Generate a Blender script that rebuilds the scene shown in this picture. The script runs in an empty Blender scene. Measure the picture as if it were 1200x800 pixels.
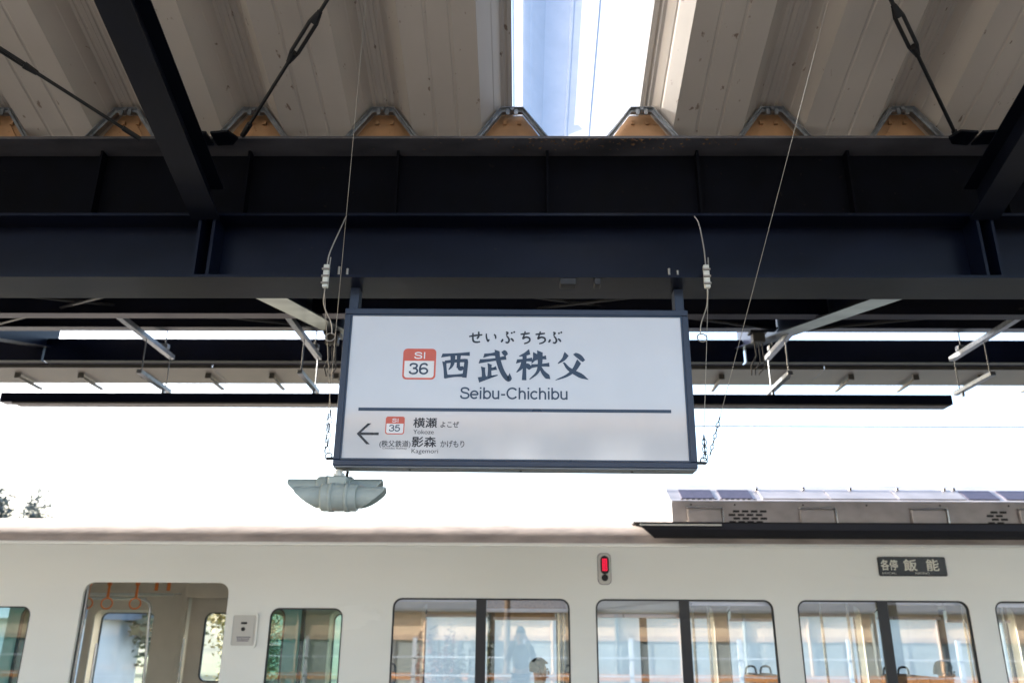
import bpy, bmesh, math, random
from math import radians, sin, cos, pi, tan
import mathutils, mathutils.geometry
from mathutils import Vector, Matrix
random.seed(7)
S = bpy.context.scene
C = S.collection

# ------------------------------------------------------------------ camera
EYE = Vector((0, 0, 1.6))
PITCH, YAW, ROLL = radians(19.5), radians(.7), radians(.35)
fw = Vector((-sin(YAW)*cos(PITCH), cos(YAW)*cos(PITCH), sin(PITCH)))
rt0 = Vector((cos(YAW), sin(YAW), 0)); up0 = rt0.cross(fw)
rt = rt0*cos(ROLL) + up0*sin(ROLL); up = up0*cos(ROLL) - rt0*sin(ROLL)
cd = bpy.data.cameras.new('camera'); cam = bpy.data.objects.new('camera', cd); C.objects.link(cam)
cam.matrix_world = Matrix(((rt.x, up.x, -fw.x, EYE.x), (rt.y, up.y, -fw.y, EYE.y), (rt.z, up.z, -fw.z, EYE.z), (0, 0, 0, 1)))
cd.sensor_width = 36; cd.lens = 958/1200*36; cd.clip_start = .01; cd.clip_end = 3000
cd.dof.use_dof = True; cd.dof.focus_distance = 3.75; cd.dof.aperture_fstop = 2.3
S.camera = cam

# ------------------------------------------------------------------ daylight
SUN_EL, SUN_AZ = radians(23), radians(-72)          # low autumn sun beyond the train, from the left
w = bpy.data.worlds.new('World'); S.world = w; w.use_nodes = True
nt = w.node_tree; nt.nodes.clear()
sky = nt.nodes.new('ShaderNodeTexSky'); sky.sky_type = 'NISHITA'; sky.sun_disc = False
sky.sun_elevation = SUN_EL; sky.sun_rotation = SUN_AZ; sky.air_density = 1.0; sky.dust_density = 3.5
bg = nt.nodes.new('ShaderNodeBackground'); bg.inputs[1].default_value = .15
wo = nt.nodes.new('ShaderNodeOutputWorld'); nt.links.new(sky.outputs[0], bg.inputs[0]); nt.links.new(bg.outputs[0], wo.inputs[0])
sl = bpy.data.lights.new('sun', 'SUN'); sl.energy = 4.3; sl.angle = radians(.5); sl.color = (1, .95, .88)
so = bpy.data.objects.new('sun', sl); C.objects.link(so)
sd = Vector((sin(SUN_AZ)*cos(SUN_EL), cos(SUN_AZ)*cos(SUN_EL), sin(SUN_EL)))
so.rotation_euler = sd.to_track_quat('Z', 'Y').to_euler(); so.location = (-20, 30, 30)
S.view_settings.view_transform = 'Standard'; S.view_settings.look = 'None'
S.view_settings.gamma = 1; S.view_settings.use_curve_mapping = False
S.view_settings.exposure = 2.45
S.render.engine = 'CYCLES'
S.cycles.max_bounces = 10; S.cycles.diffuse_bounces = 5; S.cycles.transparent_max_bounces = 24

# ------------------------------------------------------------------ materials
M = {}
def mat(name, col, rough=.5, metal=0, var=.12, scale=6, bump=0, bscale=60, spots=None, spec=.5, stretch=(1, 1, 1), rvar=.15):
    m = bpy.data.materials.new(name); m.use_nodes = True; n = m.node_tree; b = n.nodes['Principled BSDF']
    b.inputs['Roughness'].default_value = rough; b.inputs['Metallic'].default_value = metal
    b.inputs['Specular IOR Level'].default_value = spec
    tc = n.nodes.new('ShaderNodeNewGeometry'); mp = n.nodes.new('ShaderNodeMapping'); mp.inputs['Scale'].default_value = stretch
    n.links.new(tc.outputs['Position'], mp.inputs[0])
    nz = n.nodes.new('ShaderNodeTexNoise'); nz.inputs['Scale'].default_value = scale; nz.inputs['Detail'].default_value = 6
    n.links.new(mp.outputs[0], nz.inputs['Vector'])
    r = n.nodes.new('ShaderNodeValToRGB')
    r.color_ramp.elements[0].position = .3; r.color_ramp.elements[1].position = .7
    r.color_ramp.elements[0].color = (*[c*(1-var) for c in col], 1); r.color_ramp.elements[1].color = (*[min(1, c*(1+var)) for c in col], 1)
    n.links.new(nz.outputs[0], r.inputs[0]); out = r.outputs[0]
    if spots:
        scol, sscale, thr, amt = spots
        n2 = n.nodes.new('ShaderNodeTexNoise'); n2.inputs['Scale'].default_value = sscale; n2.inputs['Detail'].default_value = 3
        n.links.new(mp.outputs[0], n2.inputs['Vector'])
        r2 = n.nodes.new('ShaderNodeValToRGB'); r2.color_ramp.elements[0].position = thr; r2.color_ramp.elements[1].position = thr+.05
        r2.color_ramp.elements[0].color = (0, 0, 0, 1); r2.color_ramp.elements[1].color = (amt, amt, amt, 1)
        n.links.new(n2.outputs[0], r2.inputs[0])
        mx = n.nodes.new('ShaderNodeMixRGB'); mx.inputs[2].default_value = (*scol, 1)
        n.links.new(r2.outputs[0], mx.inputs[0]); n.links.new(out, mx.inputs[1]); out = mx.outputs[0]
    n.links.new(out, b.inputs['Base Color'])
    mr = n.nodes.new('ShaderNodeMapRange'); mr.inputs[3].default_value = max(.03, rough-rvar/2); mr.inputs[4].default_value = min(1, rough+rvar/2)
    n.links.new(nz.outputs[0], mr.inputs[0]); n.links.new(mr.outputs[0], b.inputs['Roughness'])
    if bump:
        n3 = n.nodes.new('ShaderNodeTexNoise'); n3.inputs['Scale'].default_value = bscale; n.links.new(mp.outputs[0], n3.inputs['Vector'])
        bp = n.nodes.new('ShaderNodeBump'); bp.inputs['Strength'].default_value = bump; bp.inputs['Distance'].default_value = .01
        n.links.new(n3.outputs[0], bp.inputs['Height']); n.links.new(bp.outputs[0], b.inputs['Normal'])
    M[name] = m; return m
def emit(name, col, s, base=(.1, .01, .01)):
    m = bpy.data.materials.new(name); m.use_nodes = True; b = m.node_tree.nodes['Principled BSDF']
    b.inputs['Base Color'].default_value = (*base, 1); b.inputs['Emission Color'].default_value = (*col, 1); b.inputs['Emission Strength'].default_value = s
    M[name] = m
def glass(name, tint, refl=.12, rough=.0):
    m = bpy.data.materials.new(name); m.use_nodes = True; n = m.node_tree; n.nodes.clear()
    o = n.nodes.new('ShaderNodeOutputMaterial'); t = n.nodes.new('ShaderNodeBsdfTransparent'); t.inputs[0].default_value = (*tint, 1)
    g = n.nodes.new('ShaderNodeBsdfGlossy'); g.inputs['Roughness'].default_value = rough
    lw = n.nodes.new('ShaderNodeLayerWeight'); lw.inputs[0].default_value = .5
    tc = n.nodes.new('ShaderNodeTexCoord'); nz = n.nodes.new('ShaderNodeTexNoise'); nz.inputs['Scale'].default_value = 2.2
    n.links.new(tc.outputs['Object'], nz.inputs['Vector'])
    bp = n.nodes.new('ShaderNodeBump'); bp.inputs['Strength'].default_value = .02; bp.inputs['Distance'].default_value = .008
    n.links.new(nz.outputs[0], bp.inputs['Height']); n.links.new(bp.outputs[0], g.inputs['Normal'])
    mr = n.nodes.new('ShaderNodeMapRange'); mr.inputs[3].default_value = refl; mr.inputs[4].default_value = 1
    p = n.nodes.new('ShaderNodeMath'); p.operation = 'POWER'; p.inputs[1].default_value = 4
    n.links.new(lw.outputs['Facing'], p.inputs[0]); n.links.new(p.outputs[0], mr.inputs[0])
    x = n.nodes.new('ShaderNodeMixShader'); n.links.new(mr.outputs[0], x.inputs[0]); n.links.new(t.outputs[0], x.inputs[1]); n.links.new(g.outputs[0], x.inputs[2])
    n.links.new(x.outputs[0], o.inputs[0]); M[name] = m
mat('navy_paint', (.0018, .0036, .0125), .32, var=.35, scale=5, bump=.06, bscale=9, spots=((.022, .020, .018), 40, .68, .6), stretch=(.5, 1, 1), spec=.2)
mat('shade_black', (.0014, .0018, .0042), .7, var=.4, scale=8, spots=((.02, .015, .011), 30, .70, .5), spec=.08)  # near-black tone holds the upper beam's shade; the specks are dirt
mat('dusty_paint', (.085, .082, .09), .6, var=.35, scale=7, spots=((.10, .06, .035), 30, .68, .5), stretch=(.5, 1, 1), spec=.3)
mat('rafter_paint', (.0018, .0028, .0075), .42, var=.3, scale=7, bump=.05, bscale=14, spec=.3)
mat('roof_paint', (.43, .382, .332), .55, var=.12, scale=2.0, bump=.05, bscale=20, spots=((.11, .06, .035), 26, .685, .8), stretch=(1, .45, 1))
mat('gutter_paint', (.075, .069, .057), .5, var=.2, scale=5, spots=((.14, .09, .05), 20, .68, .5))
mat('galvanised', (.27, .285, .30), .42, metal=.8, var=.25, scale=30, bump=.1)
mat('closure_board', (.38, .21, .10), .7, var=.18, scale=9, spots=((.2, .09, .03), 25, .66, .5))
mat('rod_steel', (.008, .008, .009), .45, var=.4, scale=40)
mat('sign_frame', (.020, .033, .064), .35, var=.15, scale=8, bump=.03)
mat('sign_face', (.61, .61, .625), .07, var=.03, scale=3, rvar=.03, spec=.9, spots=((.55, .52, .48), 4, .74, .35))
mat('sign_under', (.16, .17, .18), .4, metal=.5, var=.2)
mat('ink_navy', (.016, .040, .082), .3, var=.1)
mat('ink_dark', (.010, .013, .020), .3, var=.1)
mat('ink_red', (.64, .11, .062), .3, var=.05)
mat('ink_white', (.8, .8, .8), .3, var=.02)
mat('speaker_grey', (.36, .405, .37), .5, var=.12, scale=14, bump=.05, spots=((.4, .27, .22), 13, .69, .5))
mat('speaker_inside', (.06, .07, .07), .7)
mat('wire_steel', (.33, .31, .28), .4, metal=.6, var=.2)
mat('clamp_white', (.62, .63, .58), .5, var=.1, scale=30)
mat('train_white', (.84, .85, .80), .25, var=.035, scale=1.2, bump=.03, bscale=2.5, stretch=(.4, 1, 1.5))
mat('train_roof', (.43, .375, .35), .75, var=.22, scale=9, bump=.25, bscale=40, stretch=(.35, 1, 1))
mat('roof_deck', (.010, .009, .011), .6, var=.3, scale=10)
mat('ac_metal', (.47, .445, .45), .36, metal=.45, var=.16, scale=6, bump=.05, bscale=8, stretch=(.7, 1, 1))
mat('ac_dark', (.10, .09, .13), .4, metal=.4, var=.2, scale=20)
mat('slot_black', (.008, .008, .01), .6)
mat('gasket', (.012, .013, .015), .5)
mat('mullion', (.012, .014, .019), .35)
mat('interior_wall', (.60, .55, .475), .5, var=.06, scale=4)
mat('interior_white', (.76, .74, .70), .5, var=.05)
mat('interior_floor', (.34, .30, .26), .6)
mat('rack_metal', (.62, .59, .66), .3, metal=.5, var=.08)
mat('chrome', (.62, .63, .64), .22, metal=.95, var=.08)
mat('strap_orange', (.72, .20, .035), .5, var=.1)
mat('seat_blue', (.045, .075, .15), .85, var=.2, scale=50)
mat('seat_brown', (.30, .17, .09), .8, var=.2, scale=50)
mat('panel_grey', (.58, .57, .53), .4, var=.05)
mat('door_teal', (.33, .45, .43), .45, var=.06)
mat('board_black', (.004, .014, .020), .25)
mat('board_text', (.72, .70, .60), .5, var=.05)
emit('lamp_red', (1, .008, .06), .30)
mat('lamp_back', (.05, .004, .006), .3)
mat('concrete', (.22, .21, .195), .8, var=.18, scale=3, bump=.2, spots=((.2, .19, .18), 2, .6, .5))
mat('ballast', (.16, .14, .125), .9, var=.4, scale=30, bump=.6, bscale=30)
mat('rail_steel', (.18, .13, .10), .45, metal=.7)
mat('grass_ground', (.085, .10, .045), .9, var=.35, scale=.6)
mat('hill_ground', (.09, .095, .055), .9, var=.4, scale=.15)
mat('foliage', (.085, .10, .05), .7, var=.4, scale=2)
mat('foliage_haze', (.11, .125, .12), .8, var=.4, scale=1)  # paled and blued to carry distance haze in the colour
mat('foliage_yellow', (.20, .16, .035), .7, var=.4, scale=2)
mat('foliage_red', (.16, .055, .05), .7, var=.5, scale=3)
mat('bark', (.10, .075, .055), .9, var=.3, scale=12, bump=.3)
mat('peach_wall', (.66, .50, .34), .8, var=.07, scale=1.2)
mat('peach_dark', (.48, .35, .25), .8, var=.07)
mat('bluegrey_wall', (.24, .29, .30), .7, var=.08, scale=1.5)
mat('slate_roof', (.12, .135, .155), .7, var=.15, scale=4)
mat('orange_fence', (.55, .24, .08), .6, var=.15, scale=6)
mat('fence_blue', (.50, .57, .66), .5, var=.05)
mat('white_paint', (.74, .75, .78), .5, var=.05)
mat('house_wall', (.56, .585, .61), .8, var=.1, scale=.8)
mat('house_roof', (.12, .145, .18), .7, var=.2, scale=2)
mat('window_dark', (.03, .04, .045), .15)
mat('cloth_dark', (.028, .032, .036), .9, var=.2, scale=20)
mat('cloth_blue', (.045, .06, .10), .9, var=.2, scale=20)
mat('cloth_brown', (.10, .075, .055), .9, var=.2, scale=20)
mat('skin', (.46, .28, .20), .55, var=.06, scale=20)
mat('hair', (.018, .013, .011), .6, var=.4, scale=60)
mat('camera_black', (.012, .012, .013), .45)
mat('leaf_litter', (.20, .11, .055), .9, var=.5, scale=30)
mat('lamp_tube', (.7, .7, .68), .4)
glass('pane_glass', (.90, .94, .94), .24)
glass('pocket_glass', (.42, .66, .63), .09)
glass('clear_glass', (.90, .96, .99), .06)
def skylight_mat():
    m = bpy.data.materials.new('skylight_sheet'); m.use_nodes = True; n = m.node_tree; n.nodes.clear()
    o = n.nodes.new('ShaderNodeOutputMaterial'); t = n.nodes.new('ShaderNodeBsdfTransparent'); t.inputs[0].default_value = (.28, .305, .34, 1)
    tr = n.nodes.new('ShaderNodeBsdfTranslucent'); tr.inputs[0].default_value = (.64, .67, .72, 1)
    gl = n.nodes.new('ShaderNodeBsdfGlossy'); gl.inputs['Roughness'].default_value = .25
    tc = n.nodes.new('ShaderNodeTexCoord'); nz = n.nodes.new('ShaderNodeTexNoise'); nz.inputs['Scale'].default_value = 9; nz.inputs['Detail'].default_value = 8
    n.links.new(tc.outputs['Object'], nz.inputs['Vector'])
    mr = n.nodes.new('ShaderNodeMapRange'); mr.inputs[1].default_value = .3; mr.inputs[2].default_value = .7; mr.inputs[3].default_value = .36; mr.inputs[4].default_value = .42
    n.links.new(nz.outputs[0], mr.inputs[0])
    x = n.nodes.new('ShaderNodeMixShader'); n.links.new(mr.outputs[0], x.inputs[0]); n.links.new(t.outputs[0], x.inputs[1]); n.links.new(tr.outputs[0], x.inputs[2])
    y = n.nodes.new('ShaderNodeMixShader'); y.inputs[0].default_value = .05; n.links.new(x.outputs[0], y.inputs[1]); n.links.new(gl.outputs[0], y.inputs[2])
    n.links.new(y.outputs[0], o.inputs[0]); M['skylight_sheet'] = m
skylight_mat()

# ------------------------------------------------------------------ mesh helpers
class MB:
    def __init__(s): s.v = []; s.f = []; s.sm = []
    def add(s, vs, fs, smooth=False):
        k = len(s.v); s.v += [tuple(p) for p in vs]
        for f in fs: s.f.append(tuple(i+k for i in f)); s.sm.append(smooth)
        return s
    def box(s, x0, x1, y0, y1, z0, z1, b=0):
        if b <= 0:
            return s.add([(x0,y0,z0),(x1,y0,z0),(x1,y1,z0),(x0,y1,z0),(x0,y0,z1),(x1,y0,z1),(x1,y1,z1),(x0,y1,z1)],
                  [(0,3,2,1),(4,5,6,7),(0,1,5,4),(1,2,6,5),(2,3,7,6),(3,0,4,7)])
        bm = bmesh.new(); bmesh.ops.create_cube(bm, size=1)
        for v in bm.verts: v.co = Vector(((x0+x1)/2+v.co.x*(x1-x0), (y0+y1)/2+v.co.y*(y1-y0), (z0+z1)/2+v.co.z*(z1-z0)))
        bmesh.ops.bevel(bm, geom=bm.edges[:], offset=b, segments=2, affect='EDGES', profile=.5)
        bm.verts.index_update(); s.add([v.co for v in bm.verts], [[v.index for v in f.verts] for f in bm.faces]); bm.free(); return s
    def ext(s, prof, axis, a, b, smooth=False):   # closed polygon extruded along an axis; prof in the other two axes
        def P(p, t):
            return (t, p[0], p[1]) if axis == 'x' else (p[0], t, p[1]) if axis == 'y' else (p[0], p[1], t)
        n = len(prof)
        s.add([P(p, a) for p in prof]+[P(p, b) for p in prof],
              [tuple(range(n))[::-1], tuple(range(n, 2*n))], False)
        s.add([P(p, a) for p in prof]+[P(p, b) for p in prof], [(i, (i+1) % n, (i+1) % n+n, i+n) for i in range(n)], smooth)
        return s
    def tube(s, pts, r, n=8, cap=True):
        pts = [Vector(p) for p in pts]; rs = r if isinstance(r, (list, tuple)) else [r]*len(pts)
        rings = []; ref = None
        for i, p in enumerate(pts):
            d = (pts[min(i+1, len(pts)-1)]-pts[max(i-1, 0)]).normalized()
            if ref is None: ref = Vector((0, 0, 1)) if abs(d.z) < .9 else Vector((1, 0, 0))
            a = (ref - d*ref.dot(d)).normalized(); ref = a; b = d.cross(a)
            rings.append([p+(a*cos(2*pi*k/n)+b*sin(2*pi*k/n))*rs[i] for k in range(n)])
        vs = [q for rr in rings for q in rr]
        fs = [(i*n+k, i*n+(k+1) % n, (i+1)*n+(k+1) % n, (i+1)*n+k) for i in range(len(pts)-1) for k in range(n)]
        s.add(vs, fs, True)
        if cap: s.add(rings[0], [tuple(range(n))[::-1]]); s.add(rings[-1], [tuple(range(n))])
        return s
    def ring(s, c, R, r, u, v, n=20, m=6, a0=0, a1=2*pi):
        c, u, v = Vector(c), Vector(u), Vector(v); closed = abs(a1-a0-2*pi) < 1e-4
        pts = [c+(u*cos(a0+(a1-a0)*i/n)+v*sin(a0+(a1-a0)*i/n))*R for i in range(n+1)]
        return s.tube(pts, r, m, not closed)
    def ball(s, c, rx, ry, rz, n=12, m=8):
        vs = []; 
        for i in range(m+1):
            t = pi*i/m
            for k in range(n): vs.append((c[0]+rx*sin(t)*cos(2*pi*k/n), c[1]+ry*sin(t)*sin(2*pi*k/n), c[2]+rz*cos(t)))
        return s.add(vs, [(i*n+k, (i+1)*n+k, (i+1)*n+(k+1) % n, i*n+(k+1) % n) for i in range(m) for k in range(n)], True)
    def mesh(s, name):
        me = bpy.data.meshes.new(name); me.from_pydata(s.v, [], s.f); me.polygons.foreach_set('use_smooth', s.sm)
        bm = bmesh.new(); bm.from_mesh(me); bmesh.ops.recalc_face_normals(bm, faces=bm.faces[:]); bm.to_mesh(me); bm.free()
        me.update(); return me
def link(name, me, m=None, parent=None, loc=None):
    o = bpy.data.objects.new(name, me); C.objects.link(o)
    if m: 
        if not me.materials: me.materials.append(M[m])
    if parent:
        o.parent = parent; o.matrix_parent_inverse = WM(parent).inverted()
    if loc: o.location = loc
    return o
def WM(o):
    m = Matrix.LocRotScale(o.location, o.rotation_euler, o.scale)
    return (WM(o.parent) @ o.matrix_parent_inverse @ m) if o.parent else m
def part(name, mb, m, parent, label=None, loc=None):
    o = link(name, mb.mesh(name) if isinstance(mb, MB) else mb, m, parent, loc)
    if label: o['label'] = label
    return o
def tag(o, label=None, cat=None, group=None, kind=None):
    if label: o['label'] = label
    if cat: o['category'] = cat
    if group: o['group'] = group
    if kind: o['kind'] = kind
    return o
def thing(name, loc, label, cat, group=None):
    o = bpy.data.objects.new(name, None); C.objects.link(o); o.location = loc; o.empty_display_size = .1
    return tag(o, label, cat, group)
def structure(name, mb, m): return tag(part(name, mb, m, None), kind='structure')
def copy_tree(o, parent=None, delta=(0, 0, 0)):
    c = o.copy(); C.objects.link(c)
    if parent: c.parent = parent
    else: c.location = Vector(o.location)+Vector(delta)
    for ch in list(o.children): copy_tree(ch, c)
    return c
def rrect(x0, x1, z0, z1, r, seg=6):
    pts = []
    for cx, cz, a in ((x1-r, z1-r, 0), (x0+r, z1-r, pi/2), (x0+r, z0+r, pi), (x1-r, z0+r, 1.5*pi)):
        for i in range(seg+1): t = a+pi/2*i/seg; pts.append((cx+r*cos(t), cz+r*sin(t)))
    return pts
def plate(loops, y0, y1):
    """sheet in the XZ plane with holes, from y0 to y1 (filled 2-D curve, extruded)"""
    cu = bpy.data.curves.new('tmp', 'CURVE'); cu.dimensions = '2D'; cu.fill_mode = 'BOTH'; cu.extrude = abs(y1-y0)/2
    for L in loops:
        sp = cu.splines.new('POLY'); sp.points.add(len(L)-1); sp.use_cyclic_u = True
        for p, q in zip(sp.points, L): p.co = (q[0], q[1], 0, 1)
    ob = bpy.data.objects.new('tmp', cu); C.objects.link(ob)
    dg = bpy.context.evaluated_depsgraph_get(); me = bpy.data.meshes.new_from_object(ob.evaluated_get(dg), depsgraph=dg)
    bpy.data.objects.remove(ob); bpy.data.curves.remove(cu)
    ym = (y0+y1)/2
    for v in me.vertices: x, z, d = v.co; v.co = (x, ym+d, z)
    me.materials.clear()
    me.update(); return me
def ringplate(x0, x1, z0, z1, r, wd, y0, y1):
    return plate([rrect(x0, x1, z0, z1, r), rrect(x0+wd, x1-wd, z0+wd, z1-wd, max(.01, r-wd))], y0, y1)
def panel(x0, x1, z0, z1, r, y0, y1):
    return MB().ext(rrect(x0, x1, z0, z1, r), 'y', y0, y1)
def text_mesh(s, x0, x1, z0, z1, y, off=0.0, shear=0):
    """flat lettering fitted into a box on a plane facing -Y; each outline is filled on its own, so crossing strokes stay solid"""
    cu = bpy.data.curves.new('tmp', 'FONT'); cu.body = s; cu.resolution_u = 4
    ob = bpy.data.objects.new('tmp', cu); C.objects.link(ob)
    dg = bpy.context.evaluated_depsgraph_get(); dg.update()
    cc = ob.to_curve(dg); loops = []
    for sp in cc.splines:
        L = []
        if sp.type == 'BEZIER':
            bp = sp.bezier_points; n = len(bp)
            for i in range(n):
                a, b = bp[i], bp[(i+1) % n]
                straight = (a.handle_right-a.co).length < 1e-5 and (b.handle_left-b.co).length < 1e-5
                for k in range(1 if straight else 4):
                    t = k/4; L.append((1-t)**3*a.co+3*(1-t)**2*t*a.handle_right+3*(1-t)*t*t*b.handle_left+t**3*b.co)
        else: L = [Vector(p.co[:3]) for p in sp.points]
        Q = [(p.x, p.y) for p in L]
        ar = sum(Q[i][0]*Q[(i+1) % len(Q)][1]-Q[(i+1) % len(Q)][0]*Q[i][1] for i in range(len(Q)))/2
        if len(Q) > 2 and abs(ar) > 1e-7: loops.append((ar, Q))
    ob.to_curve_clear(); bpy.data.objects.remove(ob); bpy.data.curves.remove(cu)
    big = max(loops, key=lambda l: abs(l[0])); sgn = math.copysign(1, big[0])
    V2, E2, LP = [], [], []
    for ar, Q in loops:
        n = len(Q); k0 = len(V2); P = []
        for i in range(n):
            a, b = Vector(Q[i-1]), Vector(Q[(i+1) % n]); d = (b-a).normalized()
            P.append(Vector(Q[i])+Vector((d.y, -d.x))*sgn*off)
        V2 += P; LP.append(P); E2 += [(k0+i, k0+(i+1) % n) for i in range(n)]
    vo, eo, fo, _, _, _ = mathutils.geometry.delaunay_2d_cdt(V2, E2, [], 0, 1e-6)
    def wind(p):
        w_ = 0
        for Q in LP:
            for i in range(len(Q)):
                a, b = Q[i-1], Q[i]
                if (a.y > p.y) != (b.y > p.y):
                    if (b.x-a.x)*(p.y-a.y)/(b.y-a.y)+a.x > p.x: w_ += 1 if b.y > a.y else -1
        return w_
    keep = [f for f in fo if wind(sum((vo[i] for i in f), Vector((0, 0)))/len(f)) != 0]
    used = sorted({i for f in keep for i in f}); ix = {v: k for k, v in enumerate(used)}
    xs = [vo[i].x for i in used]; ys = [vo[i].y for i in used]; ax, bx, ay, by = min(xs), max(xs), min(ys), max(ys)
    return MB().add([(x0+(vo[i].x-ax)/(bx-ax)*(x1-x0), y, z0+(vo[i].y-ay)/(by-ay)*(z1-z0)) for i in used], [tuple(ix[i] for i in f) for f in keep])
def catmull(P, k=7):
    Q = [Vector(p) for p in P]; Q = [Q[0]*2-Q[1]]+Q+[Q[-1]*2-Q[-2]]; out = []
    for i in range(1, len(Q)-2):
        a, b, c, d = Q[i-1:i+3]
        for j in range(k):
            t = j/k; out.append(.5*((2*b)+(c-a)*t+(2*a-5*b+4*c-d)*t*t+(3*b-a-3*c+d)*t**3))
    out.append(Q[-2]); return out
def arc(cx, cy, rx, ry, a0, a1, n=18):
    return [(cx+rx*cos(radians(a0+(a1-a0)*i/n)), cy+ry*sin(radians(a0+(a1-a0)*i/n))) for i in range(n+1)]
def sp2(*P): return [(p.x, p.y) for p in catmull([(a, b) for a, b in P])]
W = .062
PEN = {   # pen strokes of a plain grotesque alphabet: (advance, strokes); cap height 1
'S': (.70, [sp2((.60,.70), (.555,.86), (.345,.94), (.14,.87), (.105,.70), (.20,.575), (.36,.52), (.53,.455), (.61,.31), (.55,.13), (.34,.06), (.12,.13), (.065,.31))]),
'e': (.60, [[(.05, .375), (.545, .375)], arc(.295, .365, .245, .305, 2, 318)]),
'i': (.25, [[(.125, 0), (.125, .73)], [(.125, .86), (.125, 1.0)]]),
'b': (.62, [[(.11, 0), (.11, 1.0)], arc(.325, .365, .225, .305, 180, 540)]),
'u': (.60, [[(.11, .73), (.11, .27)]+arc(.285, .24, .175, .18, 180, 330), [(.49, 0), (.49, .73)]]),
'h': (.60, [[(.11, 0), (.11, 1.0)], arc(.30, .44, .19, .235, 170, 0)+[(.49, 0)]]),
'-': (.42, [[(.07, .38), (.35, .38)]]),
'C': (.80, [arc(.42, .5, .35, .44, 38, 322)]),
'c': (.55, [arc(.295, .365, .24, .305, 42, 318)]),
'I': (.28, [[(.14, 0), (.14, 1)]]),
'3': (.60, [sp2((.075,.74), (.14,.90), (.30,.945), (.46,.87), (.485,.72), (.40,.57), (.25,.535)), sp2((.25,.535), (.44,.49), (.525,.30), (.45,.12), (.28,.055), (.11,.12), (.055,.28))]),
'6': (.60, [sp2((.52,.78), (.43,.92), (.29,.945), (.14,.83), (.07,.50), (.10,.22), (.19,.09)), arc(.30, .30, .225, .245, 0, 360)]),
'5': (.60, [[(.50, .935), (.155, .935)], [(.155, .985), (.10, .50)], sp2((.085,.50), (.20,.60), (.36,.605), (.50,.48), (.51,.25), (.40,.09), (.24,.055), (.10,.12), (.055,.25))]),
}
def pen(txt, x0, x1, z0, z1, y, w=.070):
    """lettering drawn with a pen of even width, fitted between x0 and x1"""
    tot = sum(PEN[c][0] for c in txt); sx = (x1-x0)/tot; sz = z1-z0; mb = MB(); cx = 0; q = 0
    for c in txt:
        adv, sts = PEN[c]
        for L in sts:
            P = [Vector((x0+(cx+a)*sx, z0+b*sz)) for a, b in L]; n = len(P); vs = []; closed = (P[0]-P[-1]).length < 1e-5
            for i, p in enumerate(P):
                a, b = (P[i-1] if i else (P[-2] if closed else p)), (P[i+1] if i < n-1 else (P[1] if closed else p))
                d = (b-a).normalized(); nn = Vector((-d.y, d.x))*w*sz
                vs += [(p.x+nn.x, y-.00006*(q % 4), p.y+nn.y), (p.x-nn.x, y-.00006*(q % 4), p.y-nn.y)]
            mb.add(vs, [(2*i, 2*i+1, 2*i+3, 2*i+2) for i in range(n-1)]); q += 1
        cx += adv
    return mb

# ------------------------------------------------------------------ brush lettering (stroke data, 100 x 100 box, y down)
BR = {
'nishi': [('h', (6,17), (50,13), (94,11)), ('v', (15,38), (18,62), (22,92)), ('k', (15,39), (50,35), (84,33), (82,60), (79,90)),
          ('p', (41,15), (41,40), (37,54), (29,65)), ('v', (60,14), (59,44), (60,58)), ('d', (60,56), (66,60), (76,57)), ('h', (21,87), (50,84), (80,82))],
'take': [('h', (18,20), (36,17), (53,15)), ('h', (5,38), (45,33), (84,26)), ('v', (36,46), (36,64), (36,84)), ('h', (37,62), (46,61), (56,58)),
         ('v', (17,56), (18,70), (20,88)), ('q', (4,95), (30,88), (60,80)), ('x', (57,4), (60,30), (70,62), (82,84), (93,92), (95,74)), ('d', (73,7), (79,11), (85,19))],
'chichi': [('p', (40,7), (28,14), (10,21)), ('h', (3,37), (26,33), (48,31)), ('v', (26,17), (26,50), (25,96)), ('p', (25,38), (17,56), (3,72)),
           ('d', (29,46), (36,52), (43,61)), ('p', (58,12), (55,27), (46,43)), ('h', (56,28), (70,26), (88,24)), ('h', (44,52), (70,49), (97,47)),
           ('p', (70,5), (70,45), (62,72), (40,94)), ('n', (70,51), (80,72), (99,92))],
'father': [('p', (36,10), (27,27), (10,42)), ('d', (58,9), (72,18), (86,33)), ('p', (72,34), (58,60), (36,80), (3,95)), ('n', (27,38), (46,62), (98,93))],
'se': [('t', (6,46), (50,38), (94,33)), ('t', (69,10), (69,44), (58,62)), ('t', (31,20), (32,66), (40,82), (60,86), (80,82))],
'i': [('t', (10,24), (12,52), (24,78), (34,64)), ('t', (70,28), (82,42), (84,62))],
'bu': [('t', (34,12), (46,17), (42,26), (36,34)), ('t', (38,38), (52,56), (56,74), (46,88), (32,84)), ('t', (14,62), (10,74), (2,84)), ('t', (66,58), (78,66), (86,80)),
       ('t', (70,14), (77,24)), ('t', (86,8), (93,18))],
'chi': [('t', (10,28), (40,25), (78,20)), ('t', (45,6), (36,36), (28,58), (50,48), (74,54), (78,72), (62,86), (36,94))],
}
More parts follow.
